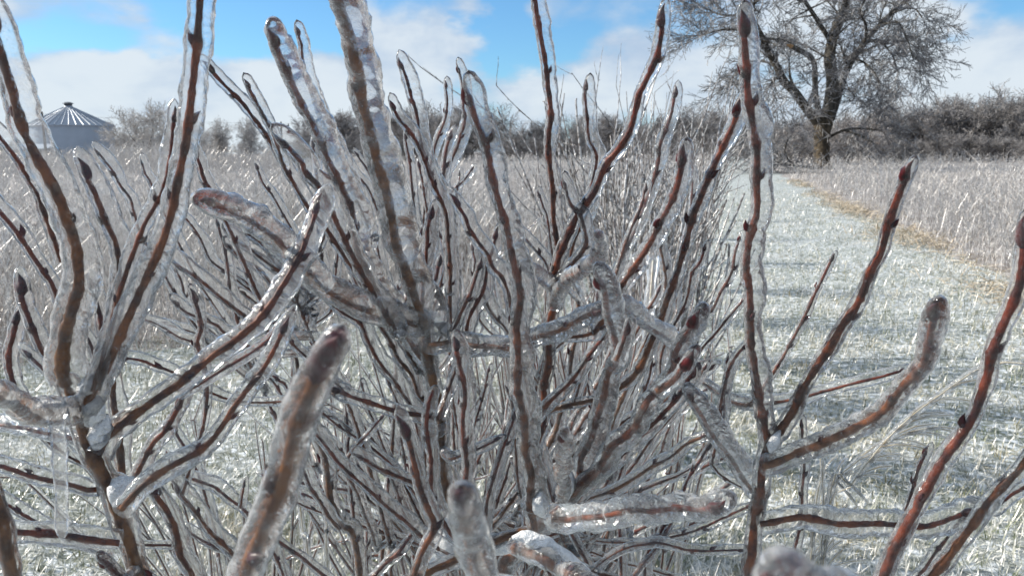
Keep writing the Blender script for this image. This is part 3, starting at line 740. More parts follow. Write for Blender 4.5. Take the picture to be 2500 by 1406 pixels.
# ------------------------------------------------------------------ procedural shrubs behind
def shrub_segments(h, spread, nst, r=0.0035, lean=(0, 0)):
    A, B_, ra, rb = [], [], [], []
    def grow(p, d, L, r0, depth):
        n = max(3, int(L / 0.07)); st = L / n
        for i in range(n):
            d = d + rng.normal(size=3) * 0.055 + np.array([0, 0, 0.035]); d /= np.linalg.norm(d)
            q = p + d * st; k0 = r0 * (1 - 0.45 * i / n); k1 = r0 * (1 - 0.45 * (i + 1) / n)
            A.append(p); B_.append(q); ra.append(k0); rb.append(k1)
            if depth > 0 and i > 0.15 * n and rng.random() < 0.26:
                s = d + rng.normal(size=3) * 0.34; s[2] = abs(s[2]); s /= np.linalg.norm(s)
                grow(q, s, L * rng.uniform(0.25, 0.55) * (1 - 0.4 * i / n), k1 * 0.8, depth - 1)
            if rng.random() < 0.5:      # bud
                s = d + rng.normal(size=3) * 0.5; s /= np.linalg.norm(s)
                A.append(q); B_.append(q + s * 0.012); ra.append(k1 * 1.25); rb.append(k1 * 0.4)
            p = q
    for k in range(nst):
        a = rng.uniform(0, 6.283); t = rng.uniform(0.0, 1) ** 0.7 * spread
        d = np.array([math.cos(a) * t + lean[0], math.sin(a) * t + lean[1], 1.0]); d /= np.linalg.norm(d)
        p = np.array([math.cos(a), math.sin(a), 0]) * rng.uniform(0, 0.10) 
        grow(p, d, h * rng.uniform(0.6, 1.0), r * rng.uniform(0.9, 1.3), 2)
    return [np.array(x) for x in (A, B_, ra, rb)]

def back_shrub(x, y, h, spread, nst, label, r=.0035, glaze=True, mt='shrubtwig'):
    t = thing('icy_shrub', label, 'shrub', (x, y, 0), 'glazed shrubs standing along the lane')
    A, B_, ra, rb = shrub_segments(h, spread, nst, r)
    if glaze:
        v, q = prisms(A, B_, ra * .8, rb * .8, 5); o = obj('branches', new_mesh('branches', v, q, 'bark', age=np.full(len(v), .35)), t); tag(o, kind='stuff')
        off = np.array([0.0015, 0, 0.001])
        v, q = prisms(A + off, B_ + off, ra * 2.6, rb * 2.6, 7); o2 = obj('ice_coating', new_mesh('ice_coating', v, q, 'ice_thin'), o)
        tag(o2, kind='stuff')
    else:
        v, q = prisms(A, B_, ra * 1.35, rb * 1.35, 4); o = obj('branches', new_mesh('branches', v, q, mt), t); tag(o, kind='stuff')
    return t
back_shrub(-0.10, 1.55, .95, .75, 34, 'thin glazed shrub close behind the two central shrubs, leaning left', .003)
back_shrub(-0.62, 1.75, .85, .7, 18, 'low glazed shrub behind the fork of the left shrub', .003)
back_shrub(0.24, 1.75, 0.95, .42, 20, 'thin glazed shrub close behind the two central shrubs, on their right', .003)
back_shrub(0.10, 2.3, 1.02, .6, 32, 'glazed shrub in the gap between the upright central stems', .003)
# the row beside the lane
LA = R(15.3)
U = np.array([math.sin(LA), math.cos(LA)]); NL = np.array([-math.cos(LA), math.sin(LA)])
row = [(3.1, .50, 1.30, 30), (3.9, .72, 1.62, 32), (4.7, .45, 1.42, 30), (5.8, .66, 1.36, 26), (7.2, .6, 1.3, 24), (9.0, .55, 1.25, 20), (11.5, .6, 1.2, 18), (14.5, .6, 1.2, 16)]
names = ['nearest', 'second nearest and tallest', 'third', 'fourth', 'fifth', 'third farthest', 'second farthest', 'farthest']
for (s, l, h, n), nm in zip(row, names):
    l -= .20
    p = U * s + NL * l
    back_shrub(p[0], p[1], h, .30, n, nm + ' grey glazed shrub in the row left of the lane', .0050, False)

# ------------------------------------------------------------------ ground
def sheet(name, pts, z, m, kind='structure'):
    V = [(x, y, z) for x, y in pts]
    me = bpy.data.meshes.new(name); me.from_pydata(V, [], [tuple(range(len(V)))]); me.materials.append(M[m])
    o = obj(name, me); tag(o, kind=kind); return o
sheet('ground', [(-1500, -400), (1500, -400), (1500, 2500), (-1500, 2500)], 0, 'ground')
RE = -2.55     # lane's right edge, measured along NL (negative: to the right)
def lane_pt(s, l): p = U * s + NL * l; return (p[0], p[1])
edgeR = [lane_pt(s, RE + 0.12 * math.sin(s * 1.3) + 0.1 * math.sin(s * 0.37)) for s in np.arange(-4, 160, 1.0)]
edgeL = [lane_pt(s, 1.3 + 3.4 * max(0, 1 - max(0, s - 3) / 3.5) + 0.1 * math.sin(s * .9)) for s in np.arange(159, -5, -1.0)]
sheet('path', edgeR + edgeL, 0.004, 'lane')

# ------------------------------------------------------------------ grass, weeds (nobody could count them)
def blades(pos, L, wd, lean, curl, m, name, label, cat, hz=None):
    """curved ribbons, 3 segments each"""
    n = len(pos); a = rng.uniform(0, 6.283, n)
    D = np.stack([np.cos(a), np.sin(a), np.zeros(n)], 1)
    S = np.stack([-np.sin(a), np.cos(a), np.zeros(n)], 1)
    b2 = rng.uniform(0, 6.283, n); S = S * np.cos(b2)[:, None] + np.array([0, 0, 1.0]) * (np.sin(b2) * .6)[:, None] + D * (np.sin(b2) * .4)[:, None]
    V = np.empty((n, 8, 3)); th = np.full(n, 0.0) + lean
    p = pos.copy()
    for k in range(4):
        wk = (wd * (1, .95, .75, .25)[k])[:, None] * 0.5
        V[:, 2 * k] = p - S * wk; V[:, 2 * k + 1] = p + S * wk
        st = (L / 3)[:, None]
        p = p + (D * np.sin(th)[:, None] + np.array([0, 0, 1.0]) * np.cos(th)[:, None]) * st
        p[:, 2] = np.maximum(p[:, 2], pos[:, 2] + 0.004 + rng.random(n) * .012)
        th = th + curl
    b = (np.arange(n) * 8)[:, None]
    Q = np.concatenate([np.stack([b + 2 * k, b + 2 * k + 1, b + 2 * k + 3, b + 2 * k + 2], -1) for k in range(3)], 1).reshape(-1, 4)
    o = obj(name, new_mesh(name, V.reshape(-1, 3), Q, m)); tag(o, label, cat, kind='stuff'); return o

def fan(n, s0, s1, half=R(39), power=1.0):
    """points over the ground seen from the photographer's side, denser close by"""
    u = rng.random(n)
    s = s0 * (s1 / s0) ** (u ** power)
    a = rng.uniform(-half, half, n)
    return np.stack([np.sin(a) * s, np.cos(a) * s, np.zeros(n)], 1)

def lane_coord(p): return p[:, 0] * U[0] + p[:, 1] * U[1], p[:, 0] * NL[0] + p[:, 1] * NL[1]
def in_lane(p):
    s, l = lane_coord(p)
    eL = 1.3 + 3.4 * np.clip(1 - np.clip(s - 3, 0, None) / 3.5, 0, None)
    return (l > RE - 0.15) & (l < eL + .3)

g = fan(170000, 1.5, 26); keep = in_lane(g) & (rng.random(len(g)) < 1); g = g[keep]; n = len(g); s_, l_ = lane_coord(g)
dist = np.linalg.norm(g, axis=1)
clmp = sum(np.sin(g[:, 0] * a_ + g[:, 1] * b_ + c_) for a_, b_, c_ in rng.normal(size=(9, 3)) * np.array([4.5, 4.5, 3])) / 2.2
Lg = rng.uniform(0.03, 0.085, n) * (1 + 0.25 * clmp) * (1 + dist * .02)
blades(g, Lg, rng.uniform(0.0022, 0.0045, n) * (1 + 0.10 * dist), rng.uniform(0.1, 1.25, n), rng.uniform(-0.1, 0.42, n), 'grass',
       'frosted_grass', 'frosted mown grass of the lane, blades white with ice', 'grass')
# tan fallen grass along the right edge of the lane and scattered straw
n = 11000
s = 4.5 * (34 / 4.5) ** rng.random(n); l = RE + rng.normal(size=n) * 0.22 * (1 + .4 * np.sin(s * 1.7)) + 0.1
p = np.stack([U[0] * s + NL[0] * l, U[1] * s + NL[1] * l, np.full(n, .01) + rng.random(n) * .04], 1)
keep = rng.random(n) < np.clip(0.62 + 0.5 * np.sin(s * 1.1 + 1) + .4 * np.sin(s * .43), .08, 1) * np.clip(14 / s, .25, 1)
p = p[keep]; n = len(p)
blades(p, rng.uniform(.10, .26, n), rng.uniform(.004, .009, n) * (1 + .05 * np.linalg.norm(p, axis=1)), rng.uniform(.6, 1.5, n), rng.uniform(.1, .5, n), 'straw',
       'fallen_straw', 'tan fallen grass matted along the right edge of the lane', 'dry grass')

def weeds(pos, h, name, label, m='weed', r0=.0022):
    """upright forked dead stalks"""
    n = len(pos); dist = np.linalg.norm(pos, axis=1)
    rr = r0 * (1 + dist * 0.045)
    A = []; B_ = []; ra = []; rb = []
    d = np.stack([rng.normal(size=n) * .16, rng.normal(size=n) * .16, np.ones(n)], 1)
    p = pos
    for k in range(3):
        q = p + d * (h / 3)[:, None]
        A.append(p); B_.append(q); ra.append(rr * (1 - .2 * k)); rb.append(rr * (1 - .2 * (k + 1)))
        for c in range(2 if k else 0):
            s = d + np.stack([rng.normal(size=n) * .5, rng.normal(size=n) * .5, np.zeros(n)], 1)
            f = rng.uniform(.0, 1.0, n)[:, None]; b0 = p + (q - p) * f
            A.append(b0); B_.append(b0 + s * (h * rng.uniform(.10, .32, n))[:, None]); ra.append(rr * .7); rb.append(rr * .5)
        d = d + np.stack([rng.normal(size=n) * .14, rng.normal(size=n) * .14, np.zeros(n)], 1); p = q
    v, q = prisms(np.vstack(A), np.vstack(B_), np.concatenate(ra), np.concatenate(rb), 3)
    o = obj(name, new_mesh(name, v, q, m, smooth=False)); tag(o, label, 'weeds', kind='stuff'); return o, np.vstack(B_)

w_ = fan(26000, 4.0, 130, R(40), .85)
s_, l_ = lane_coord(w_)
eL = 1.3 + 3.4 * np.clip(1 - np.clip(s_ - 3, 0, None) / 3.5, 0, None)
# keep the ground round the big tree open
left = w_[(l_ > eL + .2)]; right = w_[(l_ < RE - .25)]
def patch(p, sc_): return sum(np.sin(p[:, 0] * a_ + p[:, 1] * b_ + c_) for a_, b_, c_ in rng.normal(size=(8, 3)) * np.array([sc_, sc_, 3])) / 2.0
o1, t1 = weeds(left, rng.uniform(.35, .80, len(left)) * (1 + .16 * patch(left, .5)), 'weed_field', 'dead grey weed stalks glazed with ice filling the field on the left')
o2, t2 = weeds(right, rng.uniform(.30, .78, len(right)) * (1 + .20 * patch(right, .6)) + (rng.random(len(right)) < .05) * .35, 'weed_field', 'dead grey weed stalks glazed with ice filling the field right of the lane')
sx_ = rng.uniform(-150, 690, 4200); sd_ = rng.uniform(48, 88, 4200)
sp = np.stack([(sx_ - 1250) / F * sd_, sd_, np.zeros(4200)], 1)
weeds(sp, rng.uniform(1.0, 1.75, 4200) + .25 * patch(sp, .3) - np.clip((sx_ - 300) / 900, 0, .45), 'scrub', 'taller pale scrub at the far side of the left field in front of the grain bin', 'weed', .0030)
# matted undergrowth of the same fields
m_ = fan(60000, 4.0, 90, R(40), .9); s_, l_ = lane_coord(m_)
eL = 1.3 + 3.4 * np.clip(1 - np.clip(s_ - 3, 0, None) / 3.5, 0, None)
m_ = m_[(l_ > eL) | (l_ < RE - .1)]; n = len(m_); dist = np.linalg.norm(m_, axis=1)
blades(m_, rng.uniform(.15, .45, n), rng.uniform(.003, .006, n) * (1 + dist * .06), rng.uniform(0, .8, n), rng.uniform(0, .6, n), 'weed',
       'undergrowth', 'matted grey undergrowth stiff with ice between the weed stalks', 'undergrowth')
# whitish ice beads on stalk ends, added to put glints on the weeds
def beads(T, name, label, r):
    n = len(T); dd = np.linalg.norm(T, axis=1)
    rr = r * (1 + dd * .10)
    h = rr * rng.uniform(.8, 1.6, n)
    D = rng.normal(size=(n, 3)) * .4 + np.array([0, 0, 1.0]); D /= np.linalg.norm(D, axis=1)[:, None]
    v1, q1 = prisms(T - D * h[:, None], T, rr * .3, rr, 4)
    v2, q2 = prisms(T, T + D * h[:, None], rr, rr * .2, 4)
    o = obj(name, new_mesh(name, np.vstack([v1, v2]), np.vstack([q1, q2 + len(v1)]), 'glint', smooth=False)); tag(o, label, 'ice', kind='stuff')
for T_, lb in ((t1, 'whitish ice beads added as glints on the weeds of the left field'), (t2, 'whitish ice beads added as glints on the weeds right of the lane')):
    T_ = T_[rng.random(len(T_)) < .2]
    beads(T_, 'ice_glint_beads', lb, .0017)

# ------------------------------------------------------------------ trees
def tree_segments(limbs, budget, droop=0.05, twig=0.35, rmin=0.012, br_p=(.6, .8), wob=.13, dev=.62, reach=(1.4, 3.2)):
    """limbs: list of (points, r0, r1). grows side branches and fine twigs out of them"""
    A, B_, ra, rb = [], [], [], []
    fa, fb, fra, frb = [], [], [], []
    def grow(p, d, L, r0, depth):
        n = max(3, int(L / 0.28)); st = L / n
        for i in range(n):
            d = d + rng.normal(size=3) * wob + np.array([0, 0, 0.05 - droop * (i / n) * 2.2]); d /= np.linalg.norm(d)
            q = p + d * st
            k0 = max(rmin, r0 * (1 - .75 * i / n)); k1 = max(rmin, r0 * (1 - .75 * (i + 1) / n))
            (A if r0 > .045 else fa).append(p); (B_ if r0 > .045 else fb).append(q); (ra if r0 > .045 else fra).append(k0); (rb if r0 > .045 else frb).append(k1)
            if depth > 0:
                for _ in range(2):
                    if rng.random() < br_p[0 if depth > 1 else 1]:
                        s = d * .75 + rng.normal(size=3) * dev; s /= np.linalg.norm(s)
                        grow(q, s, max(.4, L * rng.uniform(.28, .55)), k1 * .65, depth - 1)
            p = q
    for pts, r0, r1, br in limbs:
        C = resample(np.array(pts), 0.4); n = len(C)
        r = np.linspace(r0, r1, n)
        for i in range(n - 1):
            A.append(C[i]); B_.append(C[i + 1]); ra.append(r[i]); rb.append(r[i + 1])
            if i > n * .22 and br > 0:
                for _ in range(3):
                    if rng.random() < br:
                        d = C[i + 1] - C[i]; d /= np.linalg.norm(d)
                        s = d * .45 + rng.normal(size=3) * .7; s /= np.linalg.norm(s)
                        grow(C[i + 1], s, rng.uniform(*reach), min(.07, r[i] * .5), 2)
        d = C[-1] - C[-2]; d /= np.linalg.norm(d)
        if br > 0:
            for _ in range(3): grow(C[-1], d + rng.normal(size=3) * .3, 2.4, min(.07, r1 * .8), 2)
    return (A, B_, ra, rb), (fa, fb, fra, frb)

# the big lone tree: limbs laid out from its base at (2012, 425), ~50 m off
TD = 50.0
def zt(zx, zy, dd=0.0): return P(1660 + zx / 2.93, zy / 2.93, TD + dd)
tb = zt(1012, 1250); tb[2] = 0
trunk = [tb, zt(1014, 1150), zt(1015, 1040), zt(1016, 950), zt(1030, 880), zt(1050, 810)]
big = thing('lone_tree', 'huge bare glazed tree standing alone in the field beside the lane', 'tree', tuple(tb))
C = resample(np.array(trunk), .25); n = len(C)
pz = 2.93 * F / TD
rad = np.interp(np.linspace(0, 1, n), [0, .06, .2, .6, .8, 1], [88, 66, 55, 54, 68, 45]) / pz
radn = rad[:, None] * (1 + .05 * rng.normal(size=(n, 16)))
v, q = tube(C, radn, 16); obj('trunk', new_mesh('trunk', v - tb, q, 'treebark'), big)
limbs = [
 ([zt(1000,900),zt(900,770,-.5),zt(830,670,-1),zt(740,580,-1.4),zt(700,490,-1.6),zt(640,380,-1.8),zt(590,280,-2),zt(550,200,-2.2),zt(480,60,-2.6),zt(430,-80,-3)], 36/pz, 16/pz, .42),
 ([zt(1040,880),zt(1080,700,.3),zt(1090,560,.3),zt(1070,420,.3),zt(1090,280,.4),zt(1130,170,.5),zt(1180,50,.6),zt(1200,-100,.6),zt(1190,-400,.6)], 52/pz, 20/pz, .36),
 ([zt(1060,270,.4),zt(1010,190,.2),zt(960,110,-.3),zt(900,20,-.8),zt(850,-60,-1),zt(800,-260,-1.5)], 18/pz, 10/pz, .5),
 ([zt(1080,850),zt(1130,700,1),zt(1170,560,1.6),zt(1240,420,2),zt(1330,290,2.5),zt(1420,190,2.8),zt(1510,100,3),zt(1600,20,3.2),zt(1700,-100,3.5)], 30/pz, 13/pz, .55),
 ([zt(830,660,-1),zt(790,560,-.4),zt(780,440,.2)], 13/pz, 5/pz, .3),
 ([zt(1070,980),zt(1180,930,-1),zt(1300,920,-2),zt(1400,930,-2.6)], 11/pz, 5/pz, .55),
 ([zt(1180,935,-1),zt(1280,970,-2),zt(1380,1020,-3)], 8/pz, 4/pz, .5),
 ([zt(640,380,-1.8),zt(540,300,-3),zt(430,222,-4),zt(300,215,-5),zt(170,250,-5.5)], 13/pz, 5/pz, .62),
 ([zt(550,200,-2.2),zt(430,120,-1),zt(300,110,0),zt(180,60,1)], 13/pz, 5/pz, .62),
 ([zt(700,490,-1.6),zt(600,440,0),zt(480,450,1.2),zt(400,530,2),zt(340,600,2.4)], 11/pz, 4/pz, .55),
 ([zt(740,580,-1.4),zt(680,560,-3),zt(640,620,-4)], 9/pz, 4/pz, .5),
 ([zt(1420,190,2.8),zt(1550,160,1),zt(1610,250,0),zt(1650,360,-.6),zt(1670,430,-1)], 12/pz, 4/pz, .6),
 ([zt(1330,290,2.5),zt(1430,300,4),zt(1520,400,5),zt(1560,520,5.5)], 11/pz, 4/pz, .6),
 ([zt(1240,420,2),zt(1320,450,0),zt(1400,530,-1),zt(1430,620,-1.4)], 10/pz, 4/pz, .55),
 ([zt(1330,290,2.5),zt(1330,180,1),zt(1290,90,-1),zt(1330,-10,-2)], 12/pz, 5/pz, .55),
 ([zt(1510,100,3),zt(1620,60,2),zt(1690,70,1.4),zt(1730,130,1)], 10/pz, 4/pz, .6),
 ([zt(1070,430,.3),zt(990,380,2),zt(900,330,3)], 10/pz, 4/pz, .5),
 ([zt(480,60,-2.6),zt(600,-20,-4),zt(700,-80,-5)], 12/pz, 5/pz, .5),
 ([zt(1130,650,1),zt(1200,640,2),zt(1260,700,2.6)], 8/pz, 3/pz, .5),
 ([zt(900,770,-.5),zt(960,640,-2),zt(1010,560,-3)], 8/pz, 3/pz, .5),
]
(A, B_, ra, rb), (fa, fb, fra, frb) = tree_segments(limbs, 0, droop=.085, rmin=.0135, br_p=(.82, .98), wob=.09, dev=.46, reach=(1.1, 2.5))
v, q = prisms(A, B_, ra, rb, 7); obj('limbs', new_mesh('limbs', v - tb, q, 'limb'), big)
v, q = prisms(fa, fb, fra, frb, 3); obj('crown', new_mesh('crown', v - tb, q, 'crowntwig', smooth=False), big)
print('BIG TREE twigs', len(fa))
# the snapped limb with its pale broken end
bl = resample(np.array([zt(1000, 860), zt(985, 760, -.8), zt(970, 680, -1.2), zt(966, 560, -1.5), zt(958, 450, -1.8), zt(920, 400, -2), zt(850, 360, -2.2), zt(800, 335, -2.4)]), .2)
n = len(bl); r_ = np.interp(np.linspace(0, 1, n), [0, .5, 1], [22, 19, 17]) / pz
v, q = tube(bl, r_[:, None] * (1 + .05 * rng.normal(size=(n, 10))), 10); o = obj('snapped_limb', new_mesh('snapped_limb', v - tb, q, 'limb'), big)
bl = resample(np.array([zt(803, 337, -2.39), zt(785, 328, -2.42), zt(762, 322, -2.45)]), .1); n = len(bl)
v, q = tube(bl, np.linspace(16, 5, n)[:, None] / pz * (1 + .12 * rng.normal(size=(n, 10))), 10); obj('broken_end', new_mesh('broken_end', v - tb, q, 'brokenwood'), o)

# fallen limb left of the trunk
fb_ = P(1925, 432, 44); fb_[2] = 0.0
fl = thing('fallen_limb', 'fallen bare limb lying in the weeds left of the lone tree', 'fallen limb', tuple(fb_))
def gp(x, y, d, z): 
    p = P(x, y, d); p[2] = max(z, .03); return p
lb = [([gp(1980, 425, 46, .2), gp(1940, 425, 45, .35), gp(1900, 425, 44, .45), gp(1880, 430, 43, .35)], .10, .05, .8),
      ([gp(1935, 420, 45, .4), gp(1915, 405, 44.5, 1.0), gp(1918, 390, 44, 1.6)], .06, .03, .6), ([gp(1905, 425, 44, .4), gp(1885, 410, 44, .8)], .05, .03, .6)]
(A, B_, ra, rb), (fa, fb, fra, frb) = tree_segments(lb, 0, droop=.10, rmin=.012)
v, q = prisms(A, B_, ra, rb, 5); v[:, 2] = np.maximum(v[:, 2], .02); obj('limb', new_mesh('limb', v - fb_, q, 'limb'), fl)
v, q = prisms(fa, fb, fra, frb, 3); v[:, 2] = np.clip(v[:, 2], .02, None); obj('twigs', new_mesh('twigs', v - fb_, q, 'crowntwig', smooth=False), fl)

# far trees: variants sharing mesh data
def far_variant(h, wid, dens):
    limbs = []
    for k in range(dens):
        a = rng.uniform(0, 6.28); t = rng.uniform(.15, 1.0) * wid
        top = np.array([math.cos(a) * t, math.sin(a) * t, h * rng.uniform(.55, .95) * (1 - .25 * t / wid)])
        b0 = np.array([0, 0, h * rng.uniform(.05, .3)])
        mid = (b0 + top) / 2 + np.array([math.cos(a) * t * .2, math.sin(a) * t * .2, h * .03])
        limbs.append(([b0, mid, top], .08, .03, .45))
    return tree_segments(limbs, 0, droop=.04, rmin=.020)
VAR = []
for (h, wd, dn) in ((8, 3.6, 7), (7, 4.2, 8), (9, 3.4, 7), (5.5, 4.0, 8), (8, 4.6, 8)):
    (A, B_, ra, rb), (fa, fb, fra, frb) = far_variant(h, wd, dn)
    A = [np.array([0, 0, 0.0])] + A; B_ = [np.array([.05, 0, h * .45])] + B_; ra = [.26] + ra; rb = [.10] + rb
    v1, q1 = prisms(A, B_, ra, rb, 5)
    v2, q2 = prisms(fa, fb, fra, frb, 3)
    tw = {}
    for mt in ('fartwig', 'fartwig_pale', 'fartwig_dark'): tw[mt] = new_mesh('crown', v2, q2, mt, smooth=False)
    VAR.append((h, new_mesh('trunk', v1, q1, 'limb'), tw))
    print('far variant', len(fa))

def far_tree(x, d, hpx, vi, mt, label, group=None, wx=1.0):
    """x: photograph column, d: distance, hpx: height above the ground line in photograph pixels"""
    p = P(x, HY, d); p[2] = 0
    h = hpx * d / F
    t = thing('bare_tree', label, 'tree', tuple(p), group)
    h0, tr, tw = VAR[vi]; s = h / h0
    t.scale = (s * wx, s * wx, s); t.rotation_euler = (0, 0, rng.uniform(0, 6.28))
    obj('trunk', tr, t); obj('crown', tw[mt], t)
    return t
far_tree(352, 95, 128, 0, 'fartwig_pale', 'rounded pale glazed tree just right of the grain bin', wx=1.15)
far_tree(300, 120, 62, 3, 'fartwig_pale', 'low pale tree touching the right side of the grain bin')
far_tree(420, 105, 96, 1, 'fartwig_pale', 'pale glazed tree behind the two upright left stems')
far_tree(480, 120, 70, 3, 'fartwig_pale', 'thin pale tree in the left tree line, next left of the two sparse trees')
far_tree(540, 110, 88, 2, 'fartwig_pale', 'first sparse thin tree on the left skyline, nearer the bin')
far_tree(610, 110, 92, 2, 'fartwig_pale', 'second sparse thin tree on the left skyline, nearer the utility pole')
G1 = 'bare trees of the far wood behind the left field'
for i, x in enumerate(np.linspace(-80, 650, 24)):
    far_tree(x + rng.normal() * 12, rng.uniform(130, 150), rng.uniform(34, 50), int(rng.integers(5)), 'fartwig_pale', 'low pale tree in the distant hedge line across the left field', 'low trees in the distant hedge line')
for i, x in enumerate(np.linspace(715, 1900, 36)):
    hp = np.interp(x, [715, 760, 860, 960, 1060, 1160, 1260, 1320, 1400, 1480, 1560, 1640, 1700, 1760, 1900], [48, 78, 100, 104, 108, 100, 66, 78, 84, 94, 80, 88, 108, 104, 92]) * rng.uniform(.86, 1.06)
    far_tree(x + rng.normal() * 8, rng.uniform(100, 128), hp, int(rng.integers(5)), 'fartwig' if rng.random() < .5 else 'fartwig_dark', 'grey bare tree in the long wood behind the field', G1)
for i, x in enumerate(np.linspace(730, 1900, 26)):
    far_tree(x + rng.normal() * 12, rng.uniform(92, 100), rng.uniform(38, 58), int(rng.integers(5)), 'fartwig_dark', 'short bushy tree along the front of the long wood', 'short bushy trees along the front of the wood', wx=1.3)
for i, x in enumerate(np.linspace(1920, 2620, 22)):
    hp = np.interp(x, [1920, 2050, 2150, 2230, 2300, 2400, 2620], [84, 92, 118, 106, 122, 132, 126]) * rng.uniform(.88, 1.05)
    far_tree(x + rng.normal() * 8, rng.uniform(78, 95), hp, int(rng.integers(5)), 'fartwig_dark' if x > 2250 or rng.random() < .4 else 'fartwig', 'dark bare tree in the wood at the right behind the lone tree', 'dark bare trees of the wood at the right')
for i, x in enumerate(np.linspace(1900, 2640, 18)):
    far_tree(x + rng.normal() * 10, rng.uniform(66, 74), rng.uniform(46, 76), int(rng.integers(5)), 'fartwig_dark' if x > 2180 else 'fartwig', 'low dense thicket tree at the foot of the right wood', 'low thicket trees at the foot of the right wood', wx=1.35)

# ------------------------------------------------------------------ grain bin, poles, wires
def metal(name, a, rough, met):
    m, t, o, c = mat(name)
    n = t.noise(c, 1.2, 4, .6)
    principled(t, o, t.mix(n, (a[0]*.8, a[1]*.8, a[2]*.8, 1), (*a, 1)), rough, .5, None, Metallic=met)
    return m
M['galv'] = metal('galvanized_wall', (.36, .42, .50), .55, .25)
M['roofm'] = metal('galvanized_roof', (.40, .45, .52), .5, .3)
M['pole'] = simple('weathered_pole', (.06, .05, .045), (.12, .10, .09), 4, .9, .2)
M['darkm'] = simple('dark_steel', (.03, .04, .05), (.07, .08, .10), 3, .5, .5)
BD = 110.0
bc = P(178, HY, BD); bc[2] = 0
Rb = 93 / F * BD
He = (HY + 1 - 302) / F * BD + CAM_H * .9; Hp = (HY - 256) / F * BD + CAM_H
bin_ = thing('grain_bin', 'round corrugated metal grain bin with a ribbed conical roof', 'grain bin', tuple(bc))
def ringmesh(prof, seg, ripple=None):
    V = []; 
    for (r, z) in prof:
        for s in range(seg):
            a = 2 * math.pi * s / seg; V.append((r * math.cos(a), r * math.sin(a), z))
    Q = [(i * seg + s, i * seg + (s + 1) % seg, (i + 1) * seg + (s + 1) % seg, (i + 1) * seg + s) for i in range(len(prof) - 1) for s in range(seg)]
    return V, Q
nr = 64
prof = [(Rb + .03 * math.sin(i * math.pi), He * i / nr) for i in range(nr + 1)]
prof = [(Rb + .025 * (i % 2), He * i / nr) for i in range(nr + 1)]
v, q = ringmesh(prof, 96); obj('wall', new_mesh('wall', v, q, 'galv'), bin_)
v, q = ringmesh([(Rb + .22, He - .06), (Rb + .25, He), (.55, Hp - .12), (.55, Hp), (.5, Hp + .05), (.02, Hp + .12)], 96); roof = obj('roof', new_mesh('roof', v, q, 'roofm', smooth=True), bin_)
A = []; B_ = []
for k in range(40):
    a = 2 * math.pi * k / 40
    A.append((math.cos(a) * (Rb + .25), math.sin(a) * (Rb + .25), He + .05)); B_.append((math.cos(a) * .6, math.sin(a) * .6, Hp - .08))
v, q = prisms(A, B_, [.07] * 40, [.02] * 40, 4); obj('roof_rib', new_mesh('roof_rib', v, q, 'roofm', smooth=False), roof)
v, q = ringmesh([(.5, Hp + .1), (.5, Hp + .35), (.75, Hp + .36), (.4, Hp + .55), (.02, Hp + .6)], 24); obj('roof_cap', new_mesh('roof_cap', v, q, 'darkm', smooth=False), roof)
# low equipment shed beside it
def boxv(x0, x1, y0, y1, z0, z1):
    V = [(x, y, z) for z in (z0, z1) for x, y in ((x0, y0), (x1, y0), (x1, y1), (x0, y1))]
    return V, [(0, 3, 2, 1), (4, 5, 6, 7), (0, 1, 5, 4), (1, 2, 6, 5), (2, 3, 7, 6), (3, 0, 4, 7)]
shp = P(100, HY, 98); shp[2] = 0
sh = thing('farm_shed', 'low dark shed at the left foot of the grain bin', 'shed', tuple(shp))
v, q = boxv(-1.9, 1.6, -1.5, 1.5, 0, 2.0); obj('wall', new_mesh('wall', v, q, 'darkm', smooth=False), sh)
V = [(-2.1, -1.7, 2.0), (1.8, -1.7, 2.0), (1.8, 1.7, 2.0), (-2.1, 1.7, 2.0), (-2.1, 0, 2.6), (1.8, 0, 2.6)]
me = bpy.data.meshes.new('roof'); me.from_pydata(V, [], [(0, 1, 5, 4), (2, 3, 4, 5), (0, 4, 3), (1, 2, 5), (0, 3, 2, 1)]); me.materials.append(M['roofm']); obj('roof', me, sh)
v, q = boxv(-.6, .5, -1.56, -1.502, 0, 1.8); obj('door', new_mesh('door', v, q, 'galv', smooth=False), sh)

tops = []
def pole(x, d, ytop, label, arm=True, w=.14):
    p = P(x, HY, d); p[2] = 0; H = (HY - ytop) / F * d + CAM_H
    t = thing('utility_pole', label, 'utility pole', tuple(p), 'utility poles on the skyline')
    n = 12; C = np.array([[0, 0, H * i / (n - 1)] for i in range(n)])
    v, q = tube(C, np.linspace(w, w * .7, n), 10); obj('post', new_mesh('post', v, q, 'pole'), t)
    if arm:
        v, q = boxv(-1.1, 1.1, -.22, -.10, H - .6, H - .45); a = obj('crossarm', new_mesh('crossarm', v, q, 'pole', smooth=False), t)
        for xx in (-1.0, -.35, .35, 1.0):
            C = np.array([[xx, -.16, H - .45], [xx, -.16, H - .38], [xx, -.16, H - .28], [xx, -.16, H - .22]])
            v, q = tube(C, np.array([.03, .07, .08, .02]), 8); obj('insulator', new_mesh('insulator', v, q, 'darkm'), a)
        v, q = boxv(-.12, .12, -.5, -.16, H - 1.6, H - .9); obj('transformer', new_mesh('transformer', v, q, 'darkm', smooth=False), t)
    tops.append(p + np.array([0, -.16, H - .25]))
pole(112, 90, 268, 'tall plain pole standing in front of the grain bin', False, .17)
pole(690, 105, 296, 'utility pole with a crossarm standing clear on the left skyline')
pole(957, 98, 290, 'utility pole rising in front of the wood left of centre')
far_end = P(2600, 290, 70)
